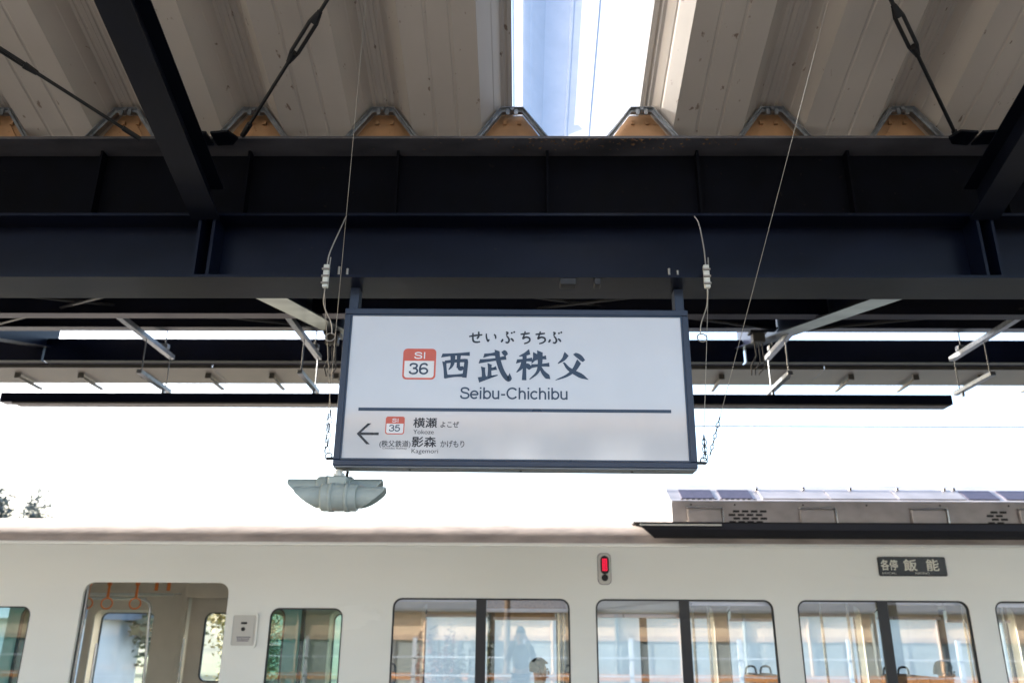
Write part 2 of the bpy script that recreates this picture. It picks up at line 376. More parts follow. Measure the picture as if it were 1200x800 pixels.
def brush(key, x0, x1, ztop, zbot, y, wt):
    mb = MB()
    for si, st in enumerate(BR[key]):
        k, P = st[0], st[1:]
        if k == 'k':        # turned stroke keeps its corner
            a = catmull(P[:3]); b = catmull(P[2:]); pts = a+b[1:]
        else: pts = catmull(P)
        n = len(pts); vs = []
        for i, p in enumerate(pts):
            t = i/(n-1); d = (pts[min(i+1, n-1)]-pts[max(i-1, 0)]).normalized(); nn = Vector((-d.y, d.x))
            wd = {'h': .72+.38*abs(2*t-1)**2, 'v': 1.1-.25*sin(pi*t), 'k': .8+.4*t, 'p': 1.25*(1-t)**.7+.12, 'n': .45+1.1*t if t < .82 else max(.08, 1.35*(1-t)/.18),
                  'd': .35+.9*sin(pi*min(1, t*.72+.12)), 'q': 1.15*(1-t)+.25, 'x': 1.2 if t < .86 else max(.12, 1.2*(1-t)/.14), 't': .62+.38*sin(pi*(t*.8+.1))}[k]*wt/2
            skew = d*(wd*.45 if k in 'hvkpdnx' and i == 0 else 0)     # slanted brush entry
            for sgn in (-1, 1):
                q = p+nn*wd*sgn + skew*sgn*-1
                vs.append((x0+(x1-x0)*q.x/100, y-si*.00012, ztop+(zbot-ztop)*q.y/100))
        mb.add(vs, [(2*i, 2*i+1, 2*i+3, 2*i+2) for i in range(n-1)])
        for p, s2 in ((pts[0], .5), (pts[-1], .5)):     # rounded ends
            pass
    return mb

# ------------------------------------------------------------------ ground, platform, track
structure('ground', MB().box(-600, 600, -400, 900, -2.2, -1.25), 'grass_ground')
structure('track_bed', MB().ext([(8.35, -1.24), (8.35, -.98), (10.9, -.98), (11.6, -1.24)], 'x', -60, 60), 'ballast')
structure('track_bed', MB().ext([(-9.5, -1.24), (-8.8, -.98), (-1.4, -.98), (-1.4, -1.24)], 'x', -60, 60), 'ballast')
pf = MB().box(-45, 45, -.9, 7.75, -1.24, -.02)
structure('platform', pf, 'concrete')
structure('platform_edge', MB().box(-45, 45, 7.45, 7.83, -.016, .02, 0), 'concrete')
for yy in (8.85, 9.95, -3.1, -4.2):
    tag(part('rail', MB().box(-60, 60, yy-.035, yy+.035, -.975, -.82), 'rail_steel', None), kind='structure')

# ------------------------------------------------------------------ canopy
canopy = thing('platform_canopy', (0, 3.63, 0), 'dark navy steel platform canopy with ribbed beige roof overhead', 'canopy')
NS, FS = tan(radians(17.4)), .20           # roof slopes: towards the camera, and beyond the girder
GY0, GY1, GYM = 3.5, 3.76, 3.63
XL, XR = -18.4, 12.2
# lower girder: H section
hp = [(GY0, 3.157), (GY1, 3.157), (GY1, 3.171), (GYM+.005, 3.171), (GYM+.005, 3.480), (GY1, 3.480), (GY1, 3.494), (GY0, 3.494), (GY0, 3.480), (GYM-.005, 3.480), (GYM-.005, 3.171), (GY0, 3.171)]
part('girder', MB().ext(hp, 'x', XL, XR), 'navy_paint', canopy)
# upper valley beam (carries the valley gutter): web blackened to paint in its shade
vp = [(GY0-.005, 3.908), (GY1+.1, 3.908), (GY1+.1, 3.922), (GY0-.005, 3.922)]
vb = MB().box(XL, XR, 3.655, 3.667, 3.496, 3.9075).box(XL, XR, 3.668, 3.74, 3.52, 3.9)
part('valley_beam', MB().ext(vp, 'x', XL, XR), 'dusty_paint', canopy)
part('valley_web', vb, 'shade_black', canopy)
part('valley_gutter', MB().ext([(3.56, 3.926), (3.86, 3.926), (3.9, 4.0), (3.895, 4.0), (3.85, 3.935), (3.57, 3.935), (3.56, 3.94), (3.555, 3.94)], 'x', XL, XR), 'galvanised', canopy)
st = MB().box(-.006, .006, 3.60, 3.653, 3.497, 3.906).mesh('stiffener')
for i in range(-10, 12): part('stiffener', st, 'shade_black', canopy, loc=(-.63+.76*i, 0, 0))
RX = [-17.3, -14.2, -11.05, -7.9, -4.75, -1.52, 2.2, 5.25, 8.4, 11.5]
sw = MB().box(-.007, .007, 3.503, 3.622, 3.173, 3.478).mesh('web_stiffener')
for x in RX:
    for dx in (-.028, .040): part('web_stiffener', sw, 'navy_paint', canopy, loc=(x+dx, 0, 0))
# rafters towards the camera (H section leaning up the slope) and beyond
def rafter(x, y0, z0, y1, z1, h, h1, fw_=.19):
    mb = MB()
    t = .012
    for sgn in (0,):
        q = [(y0, z0), (y1, z1)]
        def slab(xa, xb, lo, hi):
            mb.ext([(y0, z0+lo*(1 if lo < .05 else h)), (y1, z1+lo*(1 if lo < .05 else h1)), (y1, z1+hi*(1 if hi < .05 else h1)), (y0, z0+hi*(1 if hi < .05 else h))], 'x', xa, xb)
        slab(x-fw_/2, x+fw_/2, 0, t)
        slab(x-.005, x+.005, t, .97)
        slab(x-fw_/2, x+fw_/2, .972, 1.0)
    return mb
for x in RX:
    ln = 3.46+.9
    part('rafter', rafter(x, 3.495, 3.455, -.7, 3.455+4.195*NS, .17, .17, .135), 'rafter_paint', canopy)
    part('rafter', rafter(x, 3.765, 3.30, 7.85, 4.285, .60, .42), 'navy_paint', canopy)
# purlins and edge beam beyond the girder
def hbeam(y, z0, z1, b=.1, t=.01):
    return [(y-b/2, z0), (y+b/2, z0), (y+b/2, z0+t), (y+.004, z0+t), (y+.004, z1-t), (y+b/2, z1-t), (y+b/2, z1), (y-b/2, z1), (y-b/2, z1-t), (y-.004, z1-t), (y-.004, z0+t), (y-b/2, z0+t)]
def split_x(a, b): 
    xs = [a]+[x for x in RX if a < x < b]+[b]; return list(zip(xs[:-1], xs[1:]))
for yy, z0, z1 in ((4.5, 3.56, 3.82), (5.45, 3.72, 3.98), (6.6, 4.045, 4.36)):
    for a, b in split_x(XL, XR): part('purlin', MB().ext(hbeam(yy, z0, z1), 'x', a+.012, b-.012), 'navy_paint', canopy)
for yy in (2.0, .4): 
    for a, b in split_x(XL, XR): part('purlin', MB().ext(hbeam(yy, 3.455+(3.495-yy)*NS+.172, 3.96+(3.55-yy)*NS), 'x', a+.012, b-.012), 'navy_paint', canopy) if yy < 1 else None
eb = [(7.65, 4.10), (7.78, 4.10), (7.78, 4.112), (7.69, 4.112), (7.69, 4.318), (7.78, 4.318), (7.78, 4.33), (7.65, 4.33)]
for a, b in split_x(XL, XR): part('edge_beam', MB().ext(eb, 'x', a+.012, b-.012), 'navy_paint', canopy)
ge = [(7.79, 4.07), (8.34, 4.07), (8.40, 4.17), (8.39, 4.17), (8.33, 4.078), (7.80, 4.078), (7.80, 4.12), (7.79, 4.12)]
for i in range(10):
    part('eave_gutter', MB().ext(ge, 'x', XL+i*3.06, XL+(i+1)*3.06-.006), 'gutter_paint', canopy)
bk = MB().box(-.016, .016, 7.98, 8.42, 4.02, 4.043).box(-.006, .006, 8.0, 8.012, 4.045, 4.10).box(-.028, .028, 7.965, 7.985, 4.02, 4.075).mesh('gutter_bracket')
for i in range(27): part('gutter_bracket', bk, 'gutter_paint', canopy, loc=(-.05+.655*(i-13)+.12, 0, -.002))
# folded roof sheets: each spans crown centre to crown centre
PW, CH = .655, .148
def prof(n0=0):
    return [(0, CH), (.02, CH), (.026, CH+.006), (.034, CH+.006), (.04, CH), (.055, CH), (.088, .097), (.094, .093), (.153, 0), (.262, 0), (.268, .005), (.276, .005), (.282, 0),
            (.373, 0), (.379, .005), (.387, .005), (.393, 0), (.502, 0), (.561, .093), (.567, .097), (.60, CH), (.615, CH), (.621, CH+.006), (.629, CH+.006), (.635, CH), (.655, CH)]
def sheet(y0, z0, y1, z1, th=.0015):
    p = prof(); p[0] = (-.018, CH+.0035); p.insert(1, (.001, CH+.0035)); p.insert(2, (.004, CH)); p[-1] = (.656, CH); mb = MB(); n = len(p)
    ny = 1
    lo = lambda y, z: [(a, y, z+b) for a, b in p]; hi = lambda y, z: [(a, y, z+b+th) for a, b in p]
    vs = lo(y0, z0)+lo(y1, z1)+hi(y0, z0)+hi(y1, z1)
    fs = [(i, i+1, n+i+1, n+i) for i in range(n-1)]+[(2*n+i, 3*n+i, 3*n+i+1, 2*n+i+1) for i in range(n-1)]
    fs += [(i, 2*n+i, 2*n+i+1, i+1) for i in range(n-1)]+[(n+i, n+i+1, 3*n+i+1, 3*n+i) for i in range(n-1)]
    fs += [(0, n, 3*n, 2*n), (n-1, 3*n-1, 4*n-1, 2*n-1)]
    return mb.add(vs, fs)
def single(y0, z0, y1, z1):
    p = [(a, b-.004 if b > .05 else b) for a, b in prof()]; p = [(.006, CH-.006), (.054, CH-.006)]+p[6:-6]+[(.601, CH-.006), (.650, CH-.006)]; n = len(p)
    return MB().add([(a, y0, z0+b) for a, b in p]+[(a, y1, z1+b) for a, b in p], [(i, i+1, n+i+1, n+i) for i in range(n-1)])
ZV = 3.968
near = sheet(3.60, ZV-.05*NS, -.95, ZV+4.5*NS).mesh('roof_panel')
far = sheet(3.80, ZV+.01, 7.45, ZV+.01+3.65*FS).mesh('roof_panel')
slm = single(3.60, ZV-.05*NS, -.95, ZV+4.5*NS).mesh('skylight_panel')
for k in range(-27, 18):
    x = -.05+PW*k
    if k == 0: part('skylight_panel', slm, 'skylight_sheet', canopy, 'translucent white skylight sheet between the beige roof panels', (x, 0, 0))
    else: part('roof_panel', near, 'roof_paint', canopy, loc=(x, 0, 0))
    part('roof_panel', far, 'roof_paint', canopy, loc=(x, 0, 0))
# steel tight frames and end closures in the crowns over the girder
tf = MB()
o1 = [(-.190, -.040), (-.060, .140), (.060, .140), (.190, -.040)]; i1 = [(-.158, -.040), (-.050, .112), (.050, .112), (.158, -.040)]
def frame_loop(a, b, y0, y1):
    mb = MB()
    for i in range(3):
        mb.ext([a[i], a[i+1], b[i+1], b[i]], 'y', y0, y1)
    return mb
tf = frame_loop(o1, i1, 3.515, 3.519)
o2 = [(-.176, -.040), (-.0565, .131), (.0565, .131), (.176, -.040)]; i2 = [(-.171, -.040), (-.0545, .127), (.0545, .127), (.171, -.040)]
for i in range(3): tf.ext([o2[i], o2[i+1], i2[i+1], i2[i]], 'y', 3.495, 3.56)
tf.box(-.03, -.012, 3.505, 3.513, .092, .128).box(.012, .03, 3.505, 3.513, .092, .128)
tf.tube([(-.0, 3.497, .122), (0, 3.515, .122)], .010, 6)
tfm = tf.mesh('roof_frame')
cl = MB().ext([(-.178, -.045), (-.0555, .1475), (.0555, .1475), (.178, -.045)], 'y', 3.586, 3.62)
cl.ext([(-.11, -.045), (-.035, .075), (.035, .075), (.11, -.045)], 'y', 3.578, 3.586)
cl.box(-.046, -.028, 3.57, 3.585, .08, .10).box(.028, .046, 3.57, 3.585, .08, .10)
clm = cl.mesh('end_closure')
for k in range(-13, 15):
    x = -.05+PW*k
    part('roof_frame', tfm, 'galvanised', canopy, loc=(x, 0, ZV-.004)); part('end_closure', clm, 'closure_board', canopy, loc=(x, 0, ZV-.004))
# bracing rods with turnbuckles, in the plane below the roof
def brace(p, q, t, nm='brace_rod', spread=1.0):
    p, q = Vector(p), Vector(q); d = (q-p); L = d.length; d.normalize()
    a = p+d*(L*t-.14); b = p+d*(L*t+.14)
    r = part(nm, MB().tube([p, a+d*.03], .0085, 8).tube([b-d*.03, q], .0085, 8).tube([p-d*.02, p+d*.07], .014, 6), 'rod_steel', canopy)
    n = d.cross(Vector((0, -NS, 1))).normalized(); tb = MB()
    for sg in (-1, 1):
        tb.tube([a+n*sg*.006, a+d*.05+n*sg*.017, b-d*.05+n*sg*.017, b+n*sg*.006], [.009, .0085, .0085, .009], 6)
    tb.tube([a-d*.015, a+d*.045], [.012, .018], 8).tube([b-d*.045, b+d*.015], [.018, .012], 8)
    part('turnbuckle', tb, 'rod_steel', r)
brace((-1.36, 3.42, 3.89), (-.40, 2.24, 4.26), .42)
brace((-1.90, 3.44, 3.884), (-2.95, 2.30, 4.24), .40)
brace((2.14, 3.47, 3.88), (1.10, 2.24, 4.26), .46)
brace((2.50, 3.47, 3.88), (3.60, 2.24, 4.26), .46)
for x in (-1.52, 2.2):
    for s_ in (-1, 1):
        g = MB().ext([(x+s_*.01, 3.38), (x+s_*.10, 3.37), (x+s_*.13, 3.43), (x+s_*.09, 3.48), (x+s_*.01, 3.49)], 'z', 3.862, 3.874)
        part('gusset_plate', g, 'rafter_paint', canopy)
for xa, xb in zip(RX[:-1], RX[1:]):
    part('brace_rod', MB().tube([(xa+.1, 4.1, 3.52), (xb-.1, 6.5, 4.02)], .011, 6), 'rod_steel', canopy)
    part('brace_rod', MB().tube([(xb-.1, 4.1, 3.50), (xa+.1, 6.5, 4.00)], .011, 6), 'rod_steel', canopy)
# columns on the centre line, outside the view
for x in (-4.75, 5.25): part('column', MB().box(x-.11, x+.11, 3.52, 3.74, .0, 3.155, .012), 'navy_paint', canopy)
# small clutter on the girder
for x, w_ in ((.18, .075), (.34, .03)):
    part('beam_clamp', MB().box(x, x+w_, 3.50, 3.56, 3.122, 3.156, .004), 'rod_steel', canopy)
lit = MB()
for i in range(170):
    x = random.gauss(.34, .40); y = random.uniform(3.497, 3.59) if i % 3 else 3.493
    z = 3.905-random.uniform(0, .006); a = random.uniform(0, pi); s_ = random.uniform(.003, .012)
    dx, dy = cos(a)*s_, sin(a)*s_
    lit.add([(x-dx, y-dy, z), (x+dy*.4, y-dx*.4, z-s_*.5), (x+dx, y+dy, z+.001), (x-dy*.3, y+dx*.3, z-s_*.3)], [(0, 1, 2), (0, 2, 3)])
tag(part('leaf_litter', lit, 'leaf_litter', canopy), kind='stuff')

# ------------------------------------------------------------------ cable duct and its hangers under the far eave
duct = tag(part('cable_duct', MB().ext([(6.95, 3.487), (7.06, 3.487), (7.06, 3.572), (6.95, 3.572)], 'x', -4.62, 3.77), 'navy_paint', None), 'long thin dark cable duct hung level below the far eave', 'cable duct')
part('cover_lip', MB().ext([(6.94, 3.472), (7.07, 3.472), (7.07, 3.485), (6.94, 3.485)], 'x', -4.5, 3.74), 'gutter_paint', duct)
def hanger(x, lab, dx=0):
    t = thing('trapeze_hanger', (x, 7.0, 3.63), lab, 'hanger', 'steel hangers carrying the cable duct')
    up_ = MB().box(x-.024, x+.024, 5.98, 7.08, 3.925, 3.930)
    up_.box(x-.024, x-.020, 5.98, 7.08, 3.931, 3.965).box(x+.020, x+.024, 5.98, 7.08, 3.931, 3.965)
    part('upper_rail', up_, 'galvanised', t)
    part('lower_rail', MB().box(x-.023, x+.023, 6.5, 7.12, 3.614, 3.650, .004).box(x-.01, x+.01, 6.99, 7.02, 3.574, 3.613), 'galvanised', t)
    for yy in (6.54, 7.04): part('drop_rod', MB().tube([(x, yy, 3.62), (x, yy, 3.96)], .006, 6), 'galvanised', t)
    for yy, zt in ((6.03, 4.3), (6.9, 4.5)):
        part('hanger_strap', MB().tube([(x, yy, 3.95), (x+.01, yy, zt)], .006, 6), 'galvanised', t)
        part('clip', MB().box(x-.035, x+.035, yy-.03, yy+.03, 3.966, 4.01, .006), 'galvanised', t)
    return t
hanger(-3.2, 'steel trapeze hanger far left above the open train doorway')
hanger(-1.85, 'steel trapeze hanger just left of the station sign')
hanger(2.23, 'steel trapeze hanger beside the roof beam right of the sign')
hanger(3.9, 'steel trapeze hanger at the far right end of the duct')
def junction(x, y, z, lab):
    t = thing('junction_box', (x, y, z), lab, 'junction box')
    part('box', MB().box(x-.05, x+.05, y-.04, y+.04, z-.06, z+.02, .008), 'gutter_paint', t)
    part('clamp', MB().box(x-.07, x+.07, y-.05, y+.05, z+.021, z+.04, .003), 'rod_steel', t)
    for k in range(3):
        a = x-.03+.03*k
        part('cable', MB().tube([(a, y, z-.06), (a+.01, y+.02, z-.16-.05*k), (a-.03, y+.05, z-.24-.03*k), (a-.02, y+.1, z-.30)], .006, 6), 'rod_steel', t)
junction(1.93, 6.3, 3.88, 'small box with loose cables on the beam right of sign')
junction(-1.55, 6.3, 3.86, 'small box with loose cables just left of the sign top')
# tube lamps clipped on the rafters' sides (unlit)
# ------------------------------------------------------------------ station sign
sign = thing('station_sign', (0, 3.6, 2.66), 'white hanging station name board reading Seibu-Chichibu in a navy frame', 'sign')
X0, X1, Z0, Z1 = -.838, .784, 2.286, 3.038
fr = MB()
fwid = .030
def frbox(x0, x1, z0, z1): fr.box(x0, x1, 3.600, 3.715, z0, z1, .004)
frbox(X0, X1, Z1-fwid, Z1); frbox(X0, X1, Z0, Z0+fwid*.9); frbox(X0, X0+fwid, Z0+fwid*.9+.0005, Z1-fwid-.0005); frbox(X1-fwid, X1, Z0+fwid*.9+.0005, Z1-fwid-.0005)
part('frame', fr, 'sign_frame', sign)
part('bottom_cover', MB().box(X0+.004, X1-.004, 3.606, 3.71, Z0-.006, Z0-.0005), 'sign_under', sign)
for x in (-.5, .0, .5): part('screw', MB().tube([(x, 3.66, Z0-.010), (x, 3.66, Z0-.006)], .006, 8), 'rod_steel', sign)
FX0, FX1, FZ0, FZ1 = X0+fwid, X1-fwid, Z0+fwid*.9, Z1-fwid
part('face', MB().box(FX0+.0005, FX1-.0005, 3.606, 3.70, FZ0+.0005, FZ1-.0005), 'sign_face', sign)
part('inner_edge', plate([[(FX0+.001, FZ0+.001), (FX1-.001, FZ0+.001), (FX1-.001, FZ1-.001), (FX0+.001, FZ1-.001)], [(FX0+.007, FZ0+.007), (FX1-.007, FZ0+.007), (FX1-.007, FZ1-.007), (FX0+.007, FZ1-.007)]], 3.601, 3.6058), 'ink_navy', sign)
for x in (X0+.033, X1-.033):
    ps = part('post', MB().box(x-.022, x+.022, 3.625, 3.695, Z1+.0005, 3.156, .003), 'sign_frame', sign)
    part('bolt', MB().tube([(x-.06, 3.52, 3.172), (x-.06, 3.52, 3.215)], .006, 6).tube([(x-.02, 3.52, 3.172), (x-.02, 3.52, 3.205)], .006, 6), 'wire_steel', ps)
FY = 3.6052
def ink(me, m, nm='lettering', lab=None): return part(nm, me, m, sign, lab)
x = -.251
hx = [('se', -.251, -.180), ('i', -.172, -.112), ('bu', -.098, -.028), ('chi', -.012, .052), ('chi', .058, .124), ('bu', .124, .193)]
for k, a, b in hx: ink(brush(k, a, b, 2.932, 2.862, FY, 13.5), 'ink_dark', 'character')
for k, a, b, zt, zb in (('nishi', -.380, -.232, 2.830, 2.684), ('take', -.204, -.046, 2.838, 2.680), ('chichi', -.028, .134, 2.836, 2.682), ('father', .152, .312, 2.832, 2.682)):
    ink(brush(k, a, b, zt, zb, FY, 12), 'ink_navy', 'character')
def icon(x0, x1, z0, z1, num):
    h = z1-z0; b = h*.055; r = h*.13
    e = ink(panel(x0, x1, z0, z1, r, 3.6054, 3.6058), 'ink_red', 'number_badge')
    zb = z0+h*.60
    part('badge_panel', MB().ext([p for p in rrect(x0+b, x1-b, z0+b, zb+.03*h, r*.7) if p[1] <= zb]+[(x0+b, zb), (x1-b, zb)][::-1] if False else [(x0+b, zb), (x0+b, z0+b+r*.6), (x0+b+r*.2, z0+b+r*.18), (x0+b+r*.6, z0+b), (x1-b-r*.6, z0+b), (x1-b-r*.2, z0+b+r*.18), (x1-b, z0+b+r*.6), (x1-b, zb)], 'y', 3.6048, 3.6053), 'ink_white', e)
    w_ = x1-x0
    part('lettering', pen('SI', x0+w_*.33, x0+w_*.70, z0+h*.670, z0+h*.885, 3.6045, .085), 'ink_white', e)
    part('lettering', pen(num, x0+w_*.19, x0+w_*.79, z0+h*.165, z0+h*.525, 3.6042, .078), 'ink_navy', e)
icon(-.551, -.397, 2.688, 2.838, '36')
ink(pen('Seibu-Chichibu', -.281, .215, 2.597, 2.653, FY), 'ink_navy')
ink(MB().box(-.741, .680, 3.6046, 3.6057, 2.538, 2.553), 'ink_navy', 'divider_line')
ar = MB().add([(-.735, FY, 2.4375), (-.735, FY, 2.4255), (-.641, FY, 2.4255), (-.641, FY, 2.4375)], [(0, 1, 2, 3)])
for s_ in (-1, 1): ar.add([(-.741, FY-.0002*(2+s_), 2.4315), (-.727, FY-.0002*(2+s_), 2.4315), (-.678, FY-.0002*(2+s_), 2.4315+s_*.048), (-.694, FY-.0002*(2+s_), 2.4315+s_*.048)], [(0, 1, 2, 3)])
ink(ar, 'ink_dark', 'arrow')
icon(-.613, -.527, 2.430, 2.512, '35')
ink(text_mesh('横瀬', -.488, -.380, 2.461, 2.508, FY, .018), 'ink_dark')
ink(text_mesh('よこぜ', -.364, -.280, 2.463, 2.491, FY, .01), 'ink_dark')
ink(text_mesh('Yokoze', -.486, -.393, 2.432, 2.452, FY), 'ink_dark')
ink(text_mesh('(秩父鉄道)', -.635, -.495, 2.368, 2.402, FY, .008), 'ink_dark')
ink(text_mesh('Chichibu Railway', -.620, -.510, 2.360, 2.371, FY-.0003), 'ink_dark')
ink(text_mesh('影森', -.490, -.380, 2.372, 2.421, FY, .018), 'ink_dark')
ink(text_mesh('かげもり', -.361, -.254, 2.372, 2.404, FY, .01), 'ink_dark')
ink(text_mesh('Kagemori', -.489, -.370, 2.339, 2.365, FY), 'ink_dark')
# the board hangs a touch lower on its right side
sign.rotation_euler = (0, radians(.28), 0)
bpy.context.view_layer.update()

# ------------------------------------------------------------------ two-way loudspeaker under the sign's left corner
spk = thing('loudspeaker', (-.81, 3.62, 2.17), 'grey-green twin horn loudspeaker hung below the left corner of the sign', 'loudspeaker')
def horn(xc, y, z, L0, L1, r):
    """tube along X whose slanted ends are longest at the top"""
    n = 20; mb = MB(); vs = []; prof_ = [(-1, 1.0), (-.55, 1.0), (0, .94), (.55, 1.0), (1, 1.0)]
    for t, rr in prof_:
        for k in range(n):
            a = 2*pi*k/n; zz = sin(a); yy = cos(a)
            h = (zz+1)/2
            L = (L0+(L1-L0)*min(1, h/.74)**.62) if abs(t) == 1 else min(L0*.9, .07)
            if abs(t) < .99 and t != 0: L = L0*.8
            vs.append((xc+math.copysign(L, t) if t else xc, y+yy*r*rr, z+zz*r*rr))
    mb.add(vs, [(i*n+k, i*n+(k+1) % n, (i+1)*n+(k+1) % n, (i+1)*n+k) for i in range(4) for k in range(n)], True)
    inner = [(x_, y+(y_-y)*.9, z+(z_-z)*.9) for x_, y_, z_ in vs]
    mb.add([inner[i] for i in range(2*n)], [(k, n+k, n+(k+1) % n, (k+1) % n) for k in range(n)], True)
    mb.add([inner[i] for i in range(3*n, 5*n)], [(k, n+k, n+(k+1) % n, (k+1) % n) for k in range(n)], True)
    for base in (0, 4*n):   # rim
        mb.add([vs[base+k] for k in range(n)]+[inner[base+k] for k in range(n)], [(k, (k+1) % n, n+(k+1) % n, n+k) for k in range(n)])
    return mb
h1 = part('horn', horn(-.845, 3.72, 2.200, .10, .212, .050), 'speaker_grey', spk)
h2 = part('horn', horn(-.795, 3.60, 2.148, .085, .198, .048), 'speaker_grey', spk)
for hh, xc, yy, zz in ((h1, -.845, 3.72, 2.2), (h2, -.795, 3.6, 2.148)):
    for s_ in (-1, 1): part('speaker_cone', MB().tube([(xc+s_*.062, yy, zz), (xc+s_*.066, yy, zz)], .045, 16), 'speaker_inside', hh)
for hh, xc, yy, zz in ((h1, -.845, 3.72, 2.2), (h2, -.795, 3.6, 2.148)):
    part('collar', MB().tube([(xc-.078, yy, zz), (xc-.078, yy, zz), (xc-.070, yy, zz), (xc+.070, yy, zz), (xc+.078, yy, zz)], [.052, .0585, .061, .061, .0585], 24), 'speaker_grey', hh)
    for s_ in (-.035, .035): part('band', MB().tube([(xc+s_-.009, yy, zz), (xc+s_-.008, yy, zz), (xc+s_+.008, yy, zz), (xc+s_+.009, yy, zz)], [.060, .0645, .0645, .060], 24), 'speaker_grey', hh)
part('bracket', MB().box(-.86, -.775, 3.61, 3.71, 2.205, 2.246, .008), 'speaker_grey', spk)
part('stem', MB().tube([(-.817, 3.65, 2.24), (-.817, 3.65, 2.279)], .016, 10).tube([(-.817, 3.65, 2.250), (-.817, 3.65, 2.262)], .026, 8), 'clamp_white', spk)
part('cable', MB().tube([(-.79, 3.68, 2.24), (-.788, 3.69, 2.279)], .007, 6), 'rod_steel', spk)

# ------------------------------------------------------------------ safety wires of the sign
def safety(sx, lab, pts, lean, chain_top):
    t = thing('safety_wire', pts[0], lab, 'wire')
    part('upper_wire', MB().tube(catmull3(pts), .0035, 6), 'wire_steel', t)
    cx, cy, cz = pts[-1]
    c = part('clamp', MB().box(cx-.013, cx+.013, cy-.012, cy+.012, cz-.105, cz+.01, .004), 'clamp_white', t)
    for k in range(3): part('bolt', MB().tube([(cx-.018, cy-.014, cz-.015-.035*k), (cx+.016, cy-.014, cz-.015-.035*k)], .006, 6), 'wire_steel', c)
    part('wire_tail', MB().tube([(cx+.012, cy, cz), (cx+.014, cy, cz+.05)], .003, 6), 'wire_steel', t)
    ex, ey, ez = lean
    lw = MB().tube(catmull3([(cx, cy, cz-.105), (cx-.004*1, cy+.02, cz-.18), (cx-.03*(1 if sx > 0 else -1), cy+.05, cz-.26), (cx-.035*(1 if sx > 0 else -1), cy+.06, cz-.31)]), .0028, 6)
    lw.ring((cx-.028*(1 if sx > 0 else -1), cy+.06, cz-.325), .022, .003, (1, 0, 0), (0, .3, 1), 16, 5)
    part('loop_wire', lw, 'wire_steel', t)
    lo = MB().tube([(cx+.01*sx, cy+.03, cz-.1), (ex, ey, chain_top)], .0014, 5)
    part('lower_wire', lo, 'wire_steel', t)
    ch = MB(); n = 6
    for k in range(n):
        z = chain_top-(chain_top-ez)*(k+.5)/n; u = (1, 0, 0) if k % 2 else (0, 1, 0)
        ch.ring((ex, ey, z), .010, .0022, u, (0, 0, 1.6), 12, 5)
    ch.ring((ex-.008*sx, ey, ez-.01), .015, .003, (1, 0, 0), (0, 0, 1), 14, 5)
    part('chain', ch, 'rod_steel', t)
    part('eye_bolt', MB().tube([(ex, ey, ez-.02), (ex-.04*sx, ey, ez-.02)], .007, 6), 'rod_steel', t)
    return t
def catmull3(P, k=8):
    Q = [Vector(p) for p in P]; Q = [Q[0]*2-Q[1]]+Q+[Q[-1]*2-Q[-2]]; out = []
    for i in range(1, len(Q)-2):
        a, b, c, d = Q[i-1:i+3]
        for j in range(k):
            t = j/k; out.append(.5*((2*b)+(c-a)*t+(2*a-5*b+4*c-d)*t*t+(3*b-a-3*c+d)*t**3))
    return out+[Q[-2]]
safety(-1, 'steel safety wire with a pale clamp at the left end of the sign', [(-.845, 3.502, 3.478), (-.862, 3.48, 3.40), (-.90, 3.47, 3.27), (-.908, 3.47, 3.195)], (-.872, 3.62, 2.345), 2.55)
safety(1, 'steel safety wire with a pale clamp at the right end of the sign', [(.828, 3.502, 3.478), (.842, 3.48, 3.42), (.853, 3.47, 3.29), (.855, 3.47, 3.195)], (.822, 3.62, 2.33), 2.43)
def stay(p, q, lab, sg):
    t = thing('stay_wire', p, lab, 'wire', None)
    part('strand', MB().tube([p, q], .0013, 5), 'wire_steel', t)
    P, Q = Vector(p), Vector(q); d = (P-Q).normalized()
    mb = MB()
    for k in range(7): mb.ring(Q+d*(.02+.026*k),   .008, .002, (1, 0, 0) if k % 2 else (0, 1, 0), d*1.6, 10, 5)
    part('chain', mb, 'rod_steel', t)
stay((1.32, 2.72, 4.232), (.838, 3.61, 2.335), 'long thin stay wire crossing from the roof to the sign right corner', 1)
stay((-.645, 2.71, 4.233), (-.885, 3.63, 2.345), 'long thin stay wire running from the roof down to the sign left corner', -1)

# ------------------------------------------------------------------ train car
train = thing('train_car', (0, 8.0, -.9), 'white commuter train car standing at the platform with one door open', 'train')
TY, TF = 8.0, 10.8
TX0, TX1 = -24.0, 12.0
DOORS = [(-4.12, -2.745), (7.1, 8.475)]
POCK = [(-5.26, -4.58), (-2.335, -1.655)]
WINS = [(-8.9, -7.25), (-7.05, -5.42), (-1.195, .455), (.695, 2.345), (2.565, 4.15), (4.385, 6.03)]
WT, WB, PT = 1.89, .93, 1.795
def openings(g=0):
    L = [rrect(a-g, b+g, WB-g, WT+g, .085) for a, b in WINS]+[rrect(a-g, b+g, WB-.05-g, PT+g, .085) for a, b in POCK]
    for a, b in DOORS:
        r = rrect(a-g, b+g, .03, 2.015+g, .095); L.append(r)
    return L
outer = [(TX0, -.3), (TX1, -.3), (TX1, 2.36), (TX0, 2.36)]
part('body_side', plate([outer]+openings(), TY, TY+.035), 'train_white', train)
part('body_side', plate([outer]+openings(), TF-.035, TF), 'train_white', train)
rp = [(8.0, 2.361), (8.004, 2.385), (8.015, 2.40), (8.03, 2.405), (8.05, 2.455), (8.10, 2.515), (8.20, 2.575), (8.36, 2.63), (8.6, 2.68), (9.0, 2.71), (9.4, 2.72)]
rfull = rp[2:]+[(18.8-y, z) for y, z in rp[2:-1][::-1]]
rin = [(y+(9.4-y)*.02, z-.05) for y, z in rfull]
part('roof', MB().ext(rfull+rin[::-1], 'x', TX0, TX1, True), 'train_roof', train)
